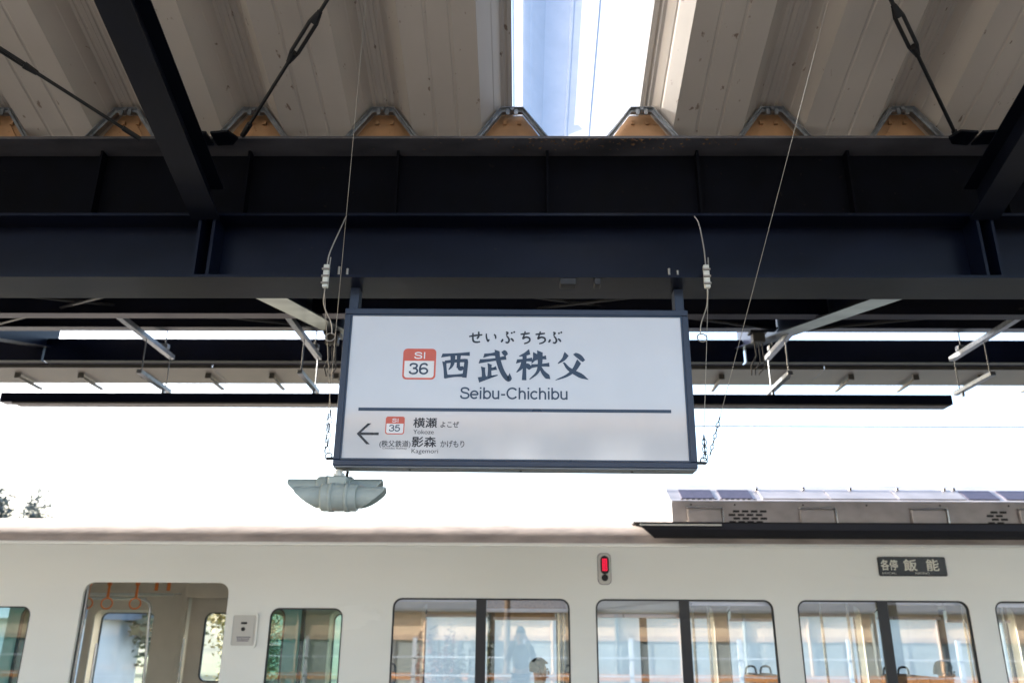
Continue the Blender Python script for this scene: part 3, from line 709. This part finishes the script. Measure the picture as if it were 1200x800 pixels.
for s_ in (0, 1):
    q = [(8.0, 2.3605), (7.992, 2.362), (7.988, 2.371), (7.995, 2.379), (8.0, 2.38), (8.012, 2.397), (8.028, 2.403), (8.035, 2.36)]
    if s_: q = [(18.8-y, z) for y, z in q]
    part('cove_moulding', MB().ext(q, 'x', TX0, TX1), 'train_white', train)
for x in (TX0, TX1-.05): part('end_wall', MB().box(x, x+.05, TY+.036, TF-.036, -.3, 2.6), 'train_white', train)
# interior shell
IY0, IY1 = 8.13, 10.67
part('floor', MB().box(TX0+.06, TX1-.06, 8.04, 10.76, -.08, .03), 'interior_floor', train)
part('ceiling', MB().ext([(8.16, 2.18), (8.5, 2.28), (9.0, 2.31), (9.8, 2.31), (10.3, 2.28), (10.64, 2.18), (10.64, 2.22), (8.16, 2.22)], 'x', TX0+.06, TX1-.06), 'interior_white', train)
inner = [(TX0+.06, .035), (TX1-.06, .035), (TX1-.06, 2.2), (TX0+.06, 2.2)]
part('inner_wall', plate([inner]+openings(.03), IY0, IY0+.02), 'interior_wall', train)
part('inner_wall', plate([inner]+openings(.03), IY1-.02, IY1), 'interior_wall', train)
# opened windows: gasket, panes, mullion, blind
BL = {(2, 0): 1.868, (2, 1): 1.775, (3, 0): 1.735, (3, 1): 1.845, (4, 0): 1.872, (4, 1): 1.862, (5, 0): 1.845, (5, 1): 1.83}
for far_ in (0, 1):
    yf = TF-.03 if far_ else TY+.004
    for i, (a, b) in enumerate(WINS):
        ya, yb = (yf, yf+.028) if not far_ else (yf, yf+.026)
        f = part('window', ringplate(a+.001, b-.001, WB+.001, WT-.001, .084, .014, ya+.002, yb), 'gasket', train)
        mx_ = (a+b)/2
        for j, (p, q) in enumerate(((a+.010, mx_-.03), (mx_+.03, b-.010))):
            part('pane', MB().add([(x_, ya+.016, z_) for x_, z_ in rrect(p, q, WB+.01, WT-.01, .02 if False else .074)], [tuple(range(28))]) if False else
                 MB().add([(p, ya+.016, WB+.012), (q, ya+.016, WB+.012), (q, ya+.016, WT-.012 if not (j == 1) else WT-.012), (p, ya+.016, WT-.012)], [(0, 1, 2, 3)]),
                 'pane_glass' if not far_ else 'clear_glass', f)
            if not far_ or i >= 2:
                zb = BL.get((i, j), 1.84) if not far_ else 1.80-.03*((i*2+j) % 3)
                yy = 8.105 if not far_ else 10.69
                part('blind', MB().box(p+.02, q-.02, yy, yy+.006, zb+.028, 1.93), 'seat_brown' if (j == 1 and i == 2) else 'interior_wall', f)
                part('blind_bar', MB().box(p+.0, q-.0, yy-.008, yy+.014, zb-.008, zb+.0275, .004), 'rack_metal', f)
        part('mullion', MB().box(mx_-.047, mx_+.047, ya-.001, ya+.026, WB+.008, WT-.008, .003), 'mullion', f)
    for a, b in POCK:
        ya, yb = (yf, yf+.028)
        f = part('pocket_window', ringplate(a+.001, b-.001, WB-.049, PT-.001, .084, .012, ya+.002, yb-.002), 'gasket', train)
        part('pane', MB().add([(a+.008, ya+.016, WB-.04), (b-.008, ya+.016, WB-.04), (b-.008, ya+.016, PT-.010), (a+.008, ya+.016, PT-.010)], [(0, 1, 2, 3)]), 'pocket_glass' if not far_ else 'clear_glass', f)
# doors: near ones slid open into the pockets, far ones shut
def leaf(x0, x1, y, m, wx0, wx1, gl):
    d = part('sliding_door', plate([[(x0, .035), (x1, .035), (x1, 2.05), (x0, 2.05)], rrect(wx0, wx1, 1.0, 1.80, .09)], y, y+.03), m, train)
    part('gasket', ringplate(wx0, wx1, 1.0, 1.80, .09, .016, y-.004, y+.034), 'gasket', d)
    part('pane', MB().add([(wx0+.01, y+.015, 1.01), (wx1-.01, y+.015, 1.01), (wx1-.01, y+.015, 1.79), (wx0+.01, y+.015, 1.79)], [(0, 1, 2, 3)]), gl, d)
    return d
for a, b in DOORS:
    mid = (a+b)/2
    d = leaf(a-.70, a-.035, 8.06, 'door_teal', a-.58, a-.19, 'pocket_glass'); part('door_edge', MB().box(a-.034, a-.012, 8.055, 8.10, .035, 2.05, .004), 'gasket', d); part('edge_strip', MB().box(a-.011, a+.012, 8.06, 8.095, .035, 2.05, .004), 'chrome', d)
    d = leaf(b+.02, b+.69, 8.06, 'door_teal', b+.14, b+.54, 'pocket_glass'); part('door_edge', MB().box(b+.691, b+.72, 8.055, 8.10, .035, 2.05, .004), 'gasket', d)
    leaf(a, mid-.012, 10.70, 'interior_wall', a+.19, mid-.16, 'clear_glass'); leaf(mid+.012, b, 10.70, 'interior_wall', mid+.16, b-.19, 'clear_glass')
    for x in (a-.05, b+.05):
        part('door_post', MB().box(x-.03, x+.03, 10.60, 10.648, .035, 2.17, .008), 'interior_wall', train)
        part('handrail', MB().tube([(x+(.07 if x > mid else .06), 10.57, .5), (x+(.07 if x > mid else .06), 10.57, 1.50)], .013, 8), 'chrome', train)
    part('door_lintel', MB().box(a-.02, b+.02, 10.55, 10.648, 1.97, 2.17, .01), 'interior_wall', train)
    part('handrail', MB().tube([(a+.115, 8.19, .6), (a+.115, 8.19, 1.47)], .013, 8), 'chrome', train)
    # rail that bends down into a pole at the seat end
    part('stanchion', MB().tube(catmull3([(a-2.2, 9.3, 1.915), (a-.2, 9.3, 1.915), (a+.02, 9.3, 1.90), (a+.085, 9.3, 1.84), (a+.095, 9.3, 1.7), (a+.13, 9.3, 1.1), (a+.14, 9.3, .05)]), .015, 8), 'chrome', train)
    part('luggage_rack', MB().box(a-2.0, a-.05, 10.25, 10.28, 1.98, 2.01, .004).box(a-2.0, a-.05, 10.45, 10.47, 2.0, 2.02, .003), 'chrome', train)
    part('strap_rail', MB().tube([(a-1.5, 8.7, 2.14), (b+.6, 8.7, 2.14)], .014, 8), 'chrome', train)
    sp = MB().box(-.013, .013, -.004, .004, -.225, .02, .002).box(-.02, .02, -.012, .012, -.10, -.04, .004).mesh('hanging_strap')
    rg = MB().ring((0, 0, -.275), .052, .008, (.92, .39, 0), (0, 0, 1), 20, 6).mesh('ring')
    for k, (xx, yy) in enumerate(((a-.305, 8.7), (a-.11, 8.72), (a+.19, 8.7))):
        s_ = part('hanging_strap', sp, 'strap_orange', train, loc=(xx, yy, 2.12)); part('ring', rg, 'strap_orange', s_, loc=(0, 0, 0)).location = s_.location
    for xx, yy in ((a-.0, 9.6), (a+.13, 9.62)):
        s_ = part('hanging_strap', MB().box(-.02, .02, -.006, .006, -.10, .05, .003), 'strap_orange', train, loc=(xx, yy, 2.11))
# seats (backs at the pillars) with handles
def seat(x, sgn):
    s_ = part('seat', MB().box(min(x, x+sgn*.5), max(x, x+sgn*.5), 8.2, 9.15, .35, .48, .03), 'seat_blue', train)
    part('backrest', MB().box(x-.055, x+.055, 8.22, 9.12, .481, 1.17, .03), 'seat_blue', s_)
    part('headrest', MB().box(x-.062, x+.062, 8.25, 9.09, 1.10, 1.215, .028), 'seat_brown', s_)
    mb = MB().tube(catmull3([(x-.045, 9.02, 1.14), (x-.045, 9.02, 1.235), (x-.02, 9.02, 1.275), (x+.045, 9.02, 1.27), (x+.06, 9.02, 1.2), (x+.06, 9.02, 1.12)]), .011, 6)
    part('handle', mb, 'gasket', s_)
for x in (.575, 2.42, 3.82, 5.6, -1.42):
    for sg in (-1, 1): seat(x+sg*.075, sg)
for yy in (9.0, 9.8):
    for x in (.45, 1.95, 3.4, 5.0): part('stanchion', MB().tube([(x, yy, .04), (x, yy, 2.28)], .016, 8), 'chrome', train)
# luggage racks over the seats
for y0 in (8.22, 10.2):
    mb = MB()
    for k in range(4): mb.box(-1.35, 6.4, y0+.085*k, y0+.085*k+.014, 1.965+.008*k, 1.978+.008*k)
    part('luggage_rack', mb, 'rack_metal', train)
# door switch panel beside the open door
px_ = part('switch_panel', panel(-2.685, -2.435, 1.445, 1.745, .025, 7.988, 7.9995), 'panel_grey', train)
part('panel_frame', plate([rrect(-2.685, -2.435, 1.445, 1.745, .025), rrect(-2.668, -2.452, 1.462, 1.728, .018)], 7.980, 7.9878), 'train_white', px_)
part('panel_plate', panel(-2.640, -2.470, 1.475, 1.715, .012, 7.983, 7.9878), 'panel_grey', px_)
part('indicator', panel(-2.590, -2.535, 1.648, 1.668, .004, 7.979, 7.9828), 'slot_black', px_)
part('button', MB().tube([(-2.566, 7.975, 1.606), (-2.566, 7.9828, 1.606)], .018, 14), 'slot_black', px_)
for k in range(3): part('notice', MB().box(-2.62+.004*k, -2.49-.008*k, 7.9815, 7.9828, 1.532-.016*k, 1.540-.016*k), 'ac_dark', px_)
# side lamp
lp = part('side_lamp', panel(.728, .846, 2.022, 2.300, .040, 7.986, 7.996), 'panel_grey', train)
part('seal', panel(.723, .851, 2.017, 2.305, .043, 7.9962, 7.9996), 'ac_dark', lp)
part('lamp_housing', panel(.750, .830, 2.112, 2.280, .039, 7.981, 7.9858), 'slot_black', lp)
for k in range(8):
    for j in range(3):
        part('led', MB().ball((.773+.017*j, 7.979, 2.146+.0145*k), .0064, .004, .0060, 8, 5), 'lamp_red', lp)
part('buzzer', MB().tube([(.788, 7.979, 2.080), (.788, 7.9858, 2.080)], .031, 18), 'slot_black', lp)
# destination board
db = part('destination_board', panel(3.362, 3.998, 2.108, 2.284, .018, 7.990, 7.9995), 'gasket', train)
part('roll_blind', panel(3.371, 3.989, 2.117, 2.275, .012, 7.987, 7.9898), 'board_black', db)
for s_, a, b, z0, z1 in (('各停', 3.385, 3.545, 2.160, 2.258), ('飯', 3.598, 3.722, 2.155, 2.262), ('能', 3.810, 3.930, 2.155, 2.262)):
    part('lettering', text_mesh(s_, a, b, z0, z1, 7.9862, .02), 'board_text', db)
part('lettering', text_mesh('LOCAL', 3.392, 3.52, 2.127, 2.143, 7.9862), 'board_text', db)
part('lettering', text_mesh('HANNO', 3.70, 3.83, 2.125, 2.145, 7.9862), 'board_text', db)
# roof deck and air conditioner
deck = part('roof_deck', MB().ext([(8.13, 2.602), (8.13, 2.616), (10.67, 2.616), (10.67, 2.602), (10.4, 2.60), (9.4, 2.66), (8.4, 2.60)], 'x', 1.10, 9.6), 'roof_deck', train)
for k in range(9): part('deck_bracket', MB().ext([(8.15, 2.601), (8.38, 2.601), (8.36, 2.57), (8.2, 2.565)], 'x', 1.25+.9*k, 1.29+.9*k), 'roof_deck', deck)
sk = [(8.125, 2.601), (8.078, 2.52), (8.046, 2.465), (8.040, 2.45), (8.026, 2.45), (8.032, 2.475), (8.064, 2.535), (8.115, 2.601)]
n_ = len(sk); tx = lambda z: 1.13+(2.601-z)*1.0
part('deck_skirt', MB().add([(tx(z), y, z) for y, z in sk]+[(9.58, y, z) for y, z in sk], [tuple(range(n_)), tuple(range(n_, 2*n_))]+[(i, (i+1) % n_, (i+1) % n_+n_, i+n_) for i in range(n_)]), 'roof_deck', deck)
part('walkway', MB().box(1.16, 1.95, 8.095, 8.114, 2.575, 2.592), 'train_white', deck)
acp = [(8.52, 2.617), (8.52, 2.865), (8.535, 2.885), (8.60, 2.905), (8.82, 3.045), (9.0, 3.125), (9.4, 3.15), (9.8, 3.125), (9.98, 3.045), (10.2, 2.905), (10.265, 2.885), (10.28, 2.865), (10.28, 2.617)]
ac = part('air_conditioner', MB().ext(acp, 'x', 1.55, 6.7), 'ac_metal', train)
for k, x in enumerate((1.70, 2.85, 3.98, 5.08)):
    c_ = part('service_cover', MB().box(x, x+.355, 8.478, 8.519, 2.618, 2.797, .014), 'ac_metal', ac)
    part('cover_edge', MB().box(x-.012, x+.367, 8.470, 8.519, 2.798, 2.812, .004).box(x+.356, x+.370, 8.470, 8.519, 2.63, 2.797, .004), 'chrome', c_)
def slots(x0, n, m):
    for r in range(m):
        for k in range(n):
            xx = x0+.092*k+(.045 if r % 2 else 0)
            part('grille_slot', MB().box(xx, xx+.066, 8.512, 8.5195, 2.655+.036*r, 2.676+.036*r), 'slot_black', ac)
slots(2.13, 4, 4); slots(4.76, 2, 4)
part('lid_seam', MB().box(1.56, 6.69, 8.505, 8.519, 2.862, 2.875), 'ac_metal', ac)
def lidp(x0, x1, m, nm):
    q = [(8.615, 2.9146), (8.80, 3.0323), (8.796, 3.0385), (8.611, 2.921)]
    return part(nm, MB().ext(q, 'x', x0, x1), m, ac)
for a, b in ((1.68, 2.02), (2.09, 2.42), (4.66, 4.98), (5.05, 5.4)):
    g = lidp(a, b, 'ac_dark', 'intake_grille')
for a in (2.52, 3.23, 3.94): lidp(a, a+.69, 'ac_metal', 'lid_panel')
for x in (2.5, 3.0, 3.5, 4.0, 4.5, 4.6): part('lid_clip', MB().box(x, x+.03, 8.79, 8.83, 3.035, 3.068, .004), 'chrome', ac)
for x in (1.75, 2.2, 2.9, 3.55, 4.3, 5.0):
    part('rivet', MB().ball((x, 8.517, 2.84), .010, .006, .010, 8, 5), 'gasket', ac)
for k in range(14): part('vent_slit', MB().box(1.66+.058*k, 1.69+.058*k, 8.575, 8.583, 2.901, 2.909), 'slot_black', ac)
# contact wire over the track
cw = thing('contact_wire', (0, 9.4, 3.88), 'thin overhead contact wire above the train against the white sky', 'wire')
part('strand', MB().tube([(-40, 9.4, 3.88), (40, 9.4, 3.88)], .0075, 6), 'wire_steel', cw)
for x in (-7.5, 2.73, 9): part('dropper', MB().tube([(x, 9.4, 3.88), (x, 9.4, 4.9)], .003, 5), 'wire_steel', cw)
part('messenger_wire', MB().tube([(-40, 9.4, 4.9), (40, 9.4, 4.9)], .007, 6), 'wire_steel', cw)

# ------------------------------------------------------------------ people
def skin_mesh(V, E_, R, sub=2):
    me = bpy.data.meshes.new('tmp'); keys = list(V); ix = {k: i for i, k in enumerate(keys)}
    me.from_pydata([V[k] for k in keys], [(ix[a], ix[b]) for a, b in E_], [])
    ob = bpy.data.objects.new('tmp', me); C.objects.link(ob)
    sm = ob.modifiers.new('s', 'SKIN'); sm.use_smooth_shade = True
    for k in keys:
        r = R[k]; sv = me.skin_vertices[0].data[ix[k]]; sv.radius = r if isinstance(r, tuple) else (r, r); sv.use_root = (ix[k] == 0)
    m2 = ob.modifiers.new('d', 'SUBSURF'); m2.levels = sub; m2.render_levels = sub
    dg = bpy.context.evaluated_depsgraph_get(); dg.update()
    out = bpy.data.meshes.new_from_object(ob.evaluated_get(dg), depsgraph=dg)
    bpy.data.objects.remove(ob); bpy.data.meshes.remove(me)
    out.polygons.foreach_set('use_smooth', [True]*len(out.polygons)); out.materials.clear(); return out
def person(o, f, label, pose, top, hairlen=0):
    """o: hip point, f: unit facing vector (horizontal), pose: 'stand' holding a camera or 'sit'"""
    o = Vector(o); f = Vector(f); r = Vector((f.y, -f.x, 0)); u = Vector((0, 0, 1))
    P = lambda a, b, c: tuple(o+r*a+f*b+u*c)
    V, E_, R = {}, [], {}
    def add(k, p, rad, prev=None):
        V[k] = p; R[k] = rad
        if prev: E_.append((prev, k))
    add('pelvis', P(0, 0, .02), (.15, .11)); add('belly', P(0, .01, .18), (.14, .105), 'pelvis'); add('chest', P(0, .0, .38), (.16, .11), 'belly')
    add('neck0', P(0, -.01, .50), .065, 'chest'); add('neck1', P(0, .01, .57), .052, 'neck0'); add('jaw', P(0, .03, .64), .066, 'neck1'); add('skull', P(0, .02, .72), .085, 'jaw'); add('crown', P(0, .01, .785), .055, 'skull')
    for s, n_ in ((-1, 'l'), (1, 'r')):
        if pose == 'stand': J = [(.19*s, 0, .44), (.25*s, .06, .22), (.11*s, .20, .60)]
        else: J = [(.19*s, 0, .44), (.23*s, .02, .16), (.12*s, .26, .12)]
        add('sh'+n_, P(*J[0]), .058, 'chest'); add('el'+n_, P(*J[1]), .043, 'sh'+n_); add('wr'+n_, P(*J[2]), .028, 'el'+n_)
        d = (Vector(J[2])-Vector(J[1])).normalized(); h = Vector(J[2])+d*.05
        if pose == 'stand': h = Vector(J[2])+Vector((-.012*s, .02, .045))
        add('pm'+n_, P(*h), (.034, .018), 'wr'+n_)
        for k in range(4):
            q = h+Vector((-.008*s if pose == 'stand' else (.02-.013*k), .012 if pose == 'stand' else .045, (.034-.016*k) if pose == 'stand' else .0))
            q2 = q+Vector((-.035*s, .012, .002)) if pose == 'stand' else q+Vector((0, .03, -.02))
            add('fa%d%s' % (k, n_), P(*q), .0095, 'pm'+n_); add('fb%d%s' % (k, n_), P(*q2), .0075, 'fa%d%s' % (k, n_))
        t1 = h+Vector((-.03*s, -.005, -.03 if pose == 'stand' else .01)); add('th'+n_, P(*t1), .011, 'wr'+n_); add('ti'+n_, P(*(t1+Vector((-.025*s, .015, .0)))), .0085, 'th'+n_)
        if pose == 'stand': L = [(.09*s, 0, -.06), (.10*s, .02, -.45), (.11*s, -.02, -.85), (.12*s, .12, -.885)]
        else: L = [(.09*s, .04, -.01), (.11*s, .42, .02), (.11*s, .42, -.38), (.11*s, .54, -.42)]
        add('hp'+n_, P(*L[0]), .085, 'pelvis'); add('kn'+n_, P(*L[1]), .058, 'hp'+n_); add('an'+n_, P(*L[2]), .042, 'kn'+n_); add('to'+n_, P(*L[3]), .032, 'an'+n_)
    body = link('person', skin_mesh(V, E_, R), 'skin'); tag(body, label, 'person')
    arm = [k for k in V if k[:2] in ('sh', 'el', 'wr')]; tr = ['pelvis', 'belly', 'chest', 'neck0']+arm
    grow = lambda q, a: tuple(x+a for x in q) if isinstance(q, tuple) else q+a
    jv = {k: V[k] for k in tr}; je = [(a, b) for a, b in E_ if a in jv and b in jv]
    part('jacket', skin_mesh(jv, je, {k: grow(R[k], .018) for k in tr}), top, body)
    lg = ['pelvis']+[k for k in V if k[:2] in ('hp', 'kn', 'an')]; lv = {k: V[k] for k in lg}
    part('trousers', skin_mesh(lv, [(a, b) for a, b in E_ if a in lv and b in lv], {k: grow(R[k], .014) for k in lg}), 'cloth_blue', body)
    hm = MB(); n, m = 16, 9; vs = []
    for i in range(m+1):
        for k in range(n):
            a = 2*pi*k/n; t = pi*.62*i/m
            if cos(a) > .45: t *= .60
            rr = 1+.05*sin(5*a+i); vs.append(P(.088*rr*sin(t)*sin(a), .01+.100*rr*sin(t)*cos(a), .735+.098*cos(t)*rr))
    hm.add(vs, [(i*n+k, (i+1)*n+k, (i+1)*n+(k+1) % n, i*n+(k+1) % n) for i in range(m) for k in range(n)], True)
    part('hair', hm, 'hair', body)
    fc = MB()
    for s in (-1, 1): 
        q = P(.032*s, .098, .725); fc.ball(q, .011, .011, .008, 8, 6)
    part('eyes', fc, 'gasket', body)
    q = P(0, .108, .692); part('nose', MB().ball(q, .013, .016, .02, 8, 6), 'skin', body)
    q = P(0, .094, .652); part('mouth', MB().ball(q, .022, .010, .006, 8, 6), 'ink_red', body)
    for s in (-1, 1):
        q = P(.086*s, .02, .705); part('ear', MB().ball(q, .012, .018, .03, 8, 6), 'skin', body)
    return body
person((.0, -.34, .86), (0, 1, 0), 'photographer in dark clothes mirrored in the train window, holding a camera', 'stand', 'cloth_dark')
dc = thing('digital_camera', (0, -.09, 1.55), 'small black camera held up by the photographer mirrored in the window', 'camera')
part('camera_body', MB().box(-.055, .055, -.135, -.09, 1.565, 1.635, .008).box(-.02, .02, -.13, -.095, 1.636, 1.652, .004), 'camera_black', dc)
part('camera_lens', MB().tube([(0, -.0895, 1.6), (0, -.045, 1.6), (0, -.03, 1.6)], [.028, .03, .027], 18), 'camera_black', dc)
person((.17, 8.85, .52), (1, 0, 0), 'seated passenger whose dark hair shows low in the window behind the sign', 'sit', 'cloth_brown')
person((4.22, 8.85, .52), (1, 0, 0), 'seated passenger whose dark hair shows in the window under the destination board', 'sit', 'cloth_dark')

# ------------------------------------------------------------------ what the windows mirror: behind the photographer
sh = thing('station_shed', (0, -15, -1.2), 'long peach-walled shed with blue-grey base mirrored in the train windows', 'building')
sx0, sx1 = -26, 26
part('lower_wall', MB().box(sx0, sx1, -18, -14.0, -1.2, 1.32), 'bluegrey_wall', sh)
part('upper_wall', MB().box(sx0, sx1, -18, -13.96, 1.323, 2.24), 'peach_wall', sh)
part('wall_band', MB().box(sx0, sx1, -13.955, -13.93, 1.30, 1.47), 'peach_dark', sh)
part('roof', MB().ext([(-13.6, 2.245), (-13.6, 2.33), (-18, 3.9), (-22, 2.6), (-22, 2.245)], 'x', sx0-.4, sx1+.4), 'slate_roof', sh)
for k in range(24):
    x = sx0+1.1+2.2*k
    if k % 3 == 1 and x < -8: 
        w_ = part('window', MB().box(x, x+1.1, -13.995, -13.97, .1, 1.1), 'window_dark', sh); part('frame', MB().box(x-.05, x+1.15, -13.968, -13.94, 1.101, 1.16), 'white_paint', w_)
    part('downpipe', MB().tube([(x-.4, -13.88, -1.2), (x-.4, -13.88, 2.2)], .06, 8), 'bluegrey_wall' if k % 2 else 'peach_dark', sh)
    part('wall_rib', MB().box(x+.7, x+.78, -13.998, -13.962, -1.2, 1.29), 'slate_roof', sh)
sb = thing('added_building', (0, -30, -1.2), 'tall grey building added behind the shed for the band mirrored in the glossy sign', 'building')  # unseen block, added for the grey band it mirrors into the sign
part('wall', MB().box(-30, 30, -38, -30, -1.2, 10.4), 'house_wall', sb)
part('roof_slab', MB().box(-31, 31, -39, -29.2, 10.401, 11.0), 'peach_dark', sb)
part('balcony', MB().box(-30, 30, -29.99, -28.8, 7.6, 8.6), 'white_paint', sb)
for k in range(12): part('window', MB().box(-28+4.8*k, -25.5+4.8*k, -29.995, -29.95, 8.7, 10.0), 'window_dark', sb)
of = thing('guard_rail', (0, -11.5, -.9), 'low orange guard rail mirrored as a line in the train windows', 'rail')
part('rail_board', MB().box(-26, 26, -11.52, -11.46, .16, .35), 'orange_fence', of)
for k in range(18): part('post', MB().box(-25.5+3*k, -25.38+3*k, -11.6, -11.525, -1.25, .3), 'orange_fence', of)
wf = thing('white_fence', (0, -9.7, -.9), 'white post and rail fence mirrored in the train windows', 'fence')
for k in range(15): part('post', MB().box(-22.4+3.2*k, -22.28+3.2*k, -9.8, -9.7, -1.25, 1.42), 'fence_blue', wf)
for z in (.36, .86): part('rail', MB().box(-24, 24, -9.695, -9.66, z, z+.035), 'fence_blue', wf)

# ------------------------------------------------------------------ vegetation
def leaves(mb, c, rx, ry, rz, n, s_, clumps=9):
    cs = []
    for _ in range(clumps):
        a, b = random.uniform(0, 2*pi), random.uniform(-1, 1); q = random.uniform(.45, .95)
        cs.append((c[0]+rx*q*cos(a)*math.sqrt(1-b*b), c[1]+ry*q*sin(a)*math.sqrt(1-b*b), c[2]+rz*q*b))
    for i in range(n):
        k = random.choice(cs); p = Vector((k[0]+random.gauss(0, rx*.22), k[1]+random.gauss(0, ry*.22), k[2]+random.gauss(0, rz*.2)))
        a = Vector((random.uniform(-1, 1), random.uniform(-1, 1), random.uniform(-.6, .6))).normalized(); b = a.orthogonal().normalized(); l = s_*random.uniform(.6, 1.4)
        mb.add([p-a*l, p+b*l*.5, p+a*l, p-b*l*.5], [(0, 1, 2, 3)])
    return cs
def tree(x, y, z, h, r, label, m='foliage', n=900, s_=.22, group=None, clumps=9):
    t = thing('tree', (x, y, z), label, 'tree', group)
    cr = MB(); cs = leaves(cr, (x, y, z+h*.68), r, r, h*.32, n, s_, clumps)
    part('crown', cr, m, t)
    tk = MB().tube([(x, y, z-.2), (x+.1, y, z+h*.3), (x, y+.1, z+h*.62), (x, y, z+h*.9)], [.045*h*.6, .035*h*.6, .022*h*.6, .006*h], 8)
    for c_ in cs[:6]: tk.tube([(x, y, z+h*.42), ((x+c_[0])/2, (y+c_[1])/2, (z+h*.42+c_[2])/2+.1), c_], [.02*h*.6, .012*h*.6, .004*h], 5)
    part('trunk', tk, 'bark', t)
    return t
tree(-39.9, 62, -2, 13.3, 2.1, 'dark tree rising behind the train roof at the far left edge', 'foliage_haze', n=14000, s_=.16, clumps=60)
tree(-36.3, 62, -2, 13.1, 1.3, 'sparse round topped tree second from the left behind the train', 'foliage_haze', n=6500, s_=.13, clumps=34)
tree(-6.15, 19.0, -1.3, 3.9, 1.15, 'yellowing shrub seen through the right door leaf window', 'foliage_yellow', 4200, .055)
tree(-13.5, 34, -1.6, 5.6, 2.4, 'dark green tree beside the pale house beyond the train', 'foliage', 1300, .2)
tree(-22, 36, -1.6, 5.4, 2.6, 'green tree at the left beyond the train doorway', 'foliage', 900, .22)
def hedge(x0, x1, y, z0, z1, m, label):
    t = thing('hedge', ((x0+x1)/2, y, z0), label, 'hedge'); mb = MB()
    for k in range(5): leaves(mb, (x0+(x1-x0)*(k+.5)/5, y, (z0+z1)/2), (x1-x0)*.14, .35, (z1-z0)*.48, 420, .055, 8)
    part('foliage', mb, m, t)
    part('stem', MB().tube([((x0+x1)/2, y, z0-.2), ((x0+x1)/2, y, z1-.4)], .04, 6), 'bark', t)
hedge(-3.1, -1.9, -10.6, -1.2, 1.75, 'foliage_red', 'reddish shrub mirrored in the train window left of the photographer')
hedge(-2.2, -.9, -10.8, -1.2, 1.5, 'foliage', 'green shrub mirrored in the train window beside the reddish one')
tag(part('utility_pole', MB().tube([(-.45, -12.6, -1.25), (-.45, -12.6, 6.5)], .10, 10), 'bark', None), 'brown utility pole mirrored in the train window beside the photographer', 'pole')
def house(x, y, w_, d, h, label):
    t = thing('house', (x, y, -1.8), label, 'house')
    part('wall', MB().box(x, x+w_, y, y+d, -1.8, h), 'house_wall', t)
    part('roof', MB().ext([(y-.5, h+.001), (y+d/2, h+d*.22), (y+d+.5, h+.001)], 'x', x-.5, x+w_+.5), 'house_roof', t)
    for k in range(int(w_/2.4) if w_ < 20 else 0):
        for z in (.0,) if h < 3 else (-.4, 2.2):
            q = part('window', MB().box(x+.8+2.4*k, x+2.1+2.4*k, y-.05, y-.003, z, z+1.1), 'window_dark', t)
            part('frame', MB().box(x+.7+2.4*k, x+2.2+2.4*k, y-.08, y-.052, z+1.101, z+1.18).box(x+1.42+2.4*k, x+1.48+2.4*k, y-.08, y-.052, z, z+1.1), 'white_paint', q)
house(-21, 27, 6.5, 6, 1.9, 'pale grey house with slate roof seen through the open train door')
house(-6, 30, 48, 8, 2.4, 'long pale single storey building beyond the train')
hv, hf = [], []
NX, NY = 60, 10
for j in range(NY+1):
    for i in range(NX+1):
        x = -420+14*i; y = 90+28*j
        hv.append((x, y, -1.9+ (j/NY)**1.1*22*(.75+.25*sin(x*.012+1))+random.uniform(-.5, .5)*(j > 0)))
for j in range(NY):
    for i in range(NX): hf.append((j*(NX+1)+i, j*(NX+1)+i+1, (j+1)*(NX+1)+i+1, (j+1)*(NX+1)+i))
structure('hill', MB().add(hv, hf, True), 'hill_ground')
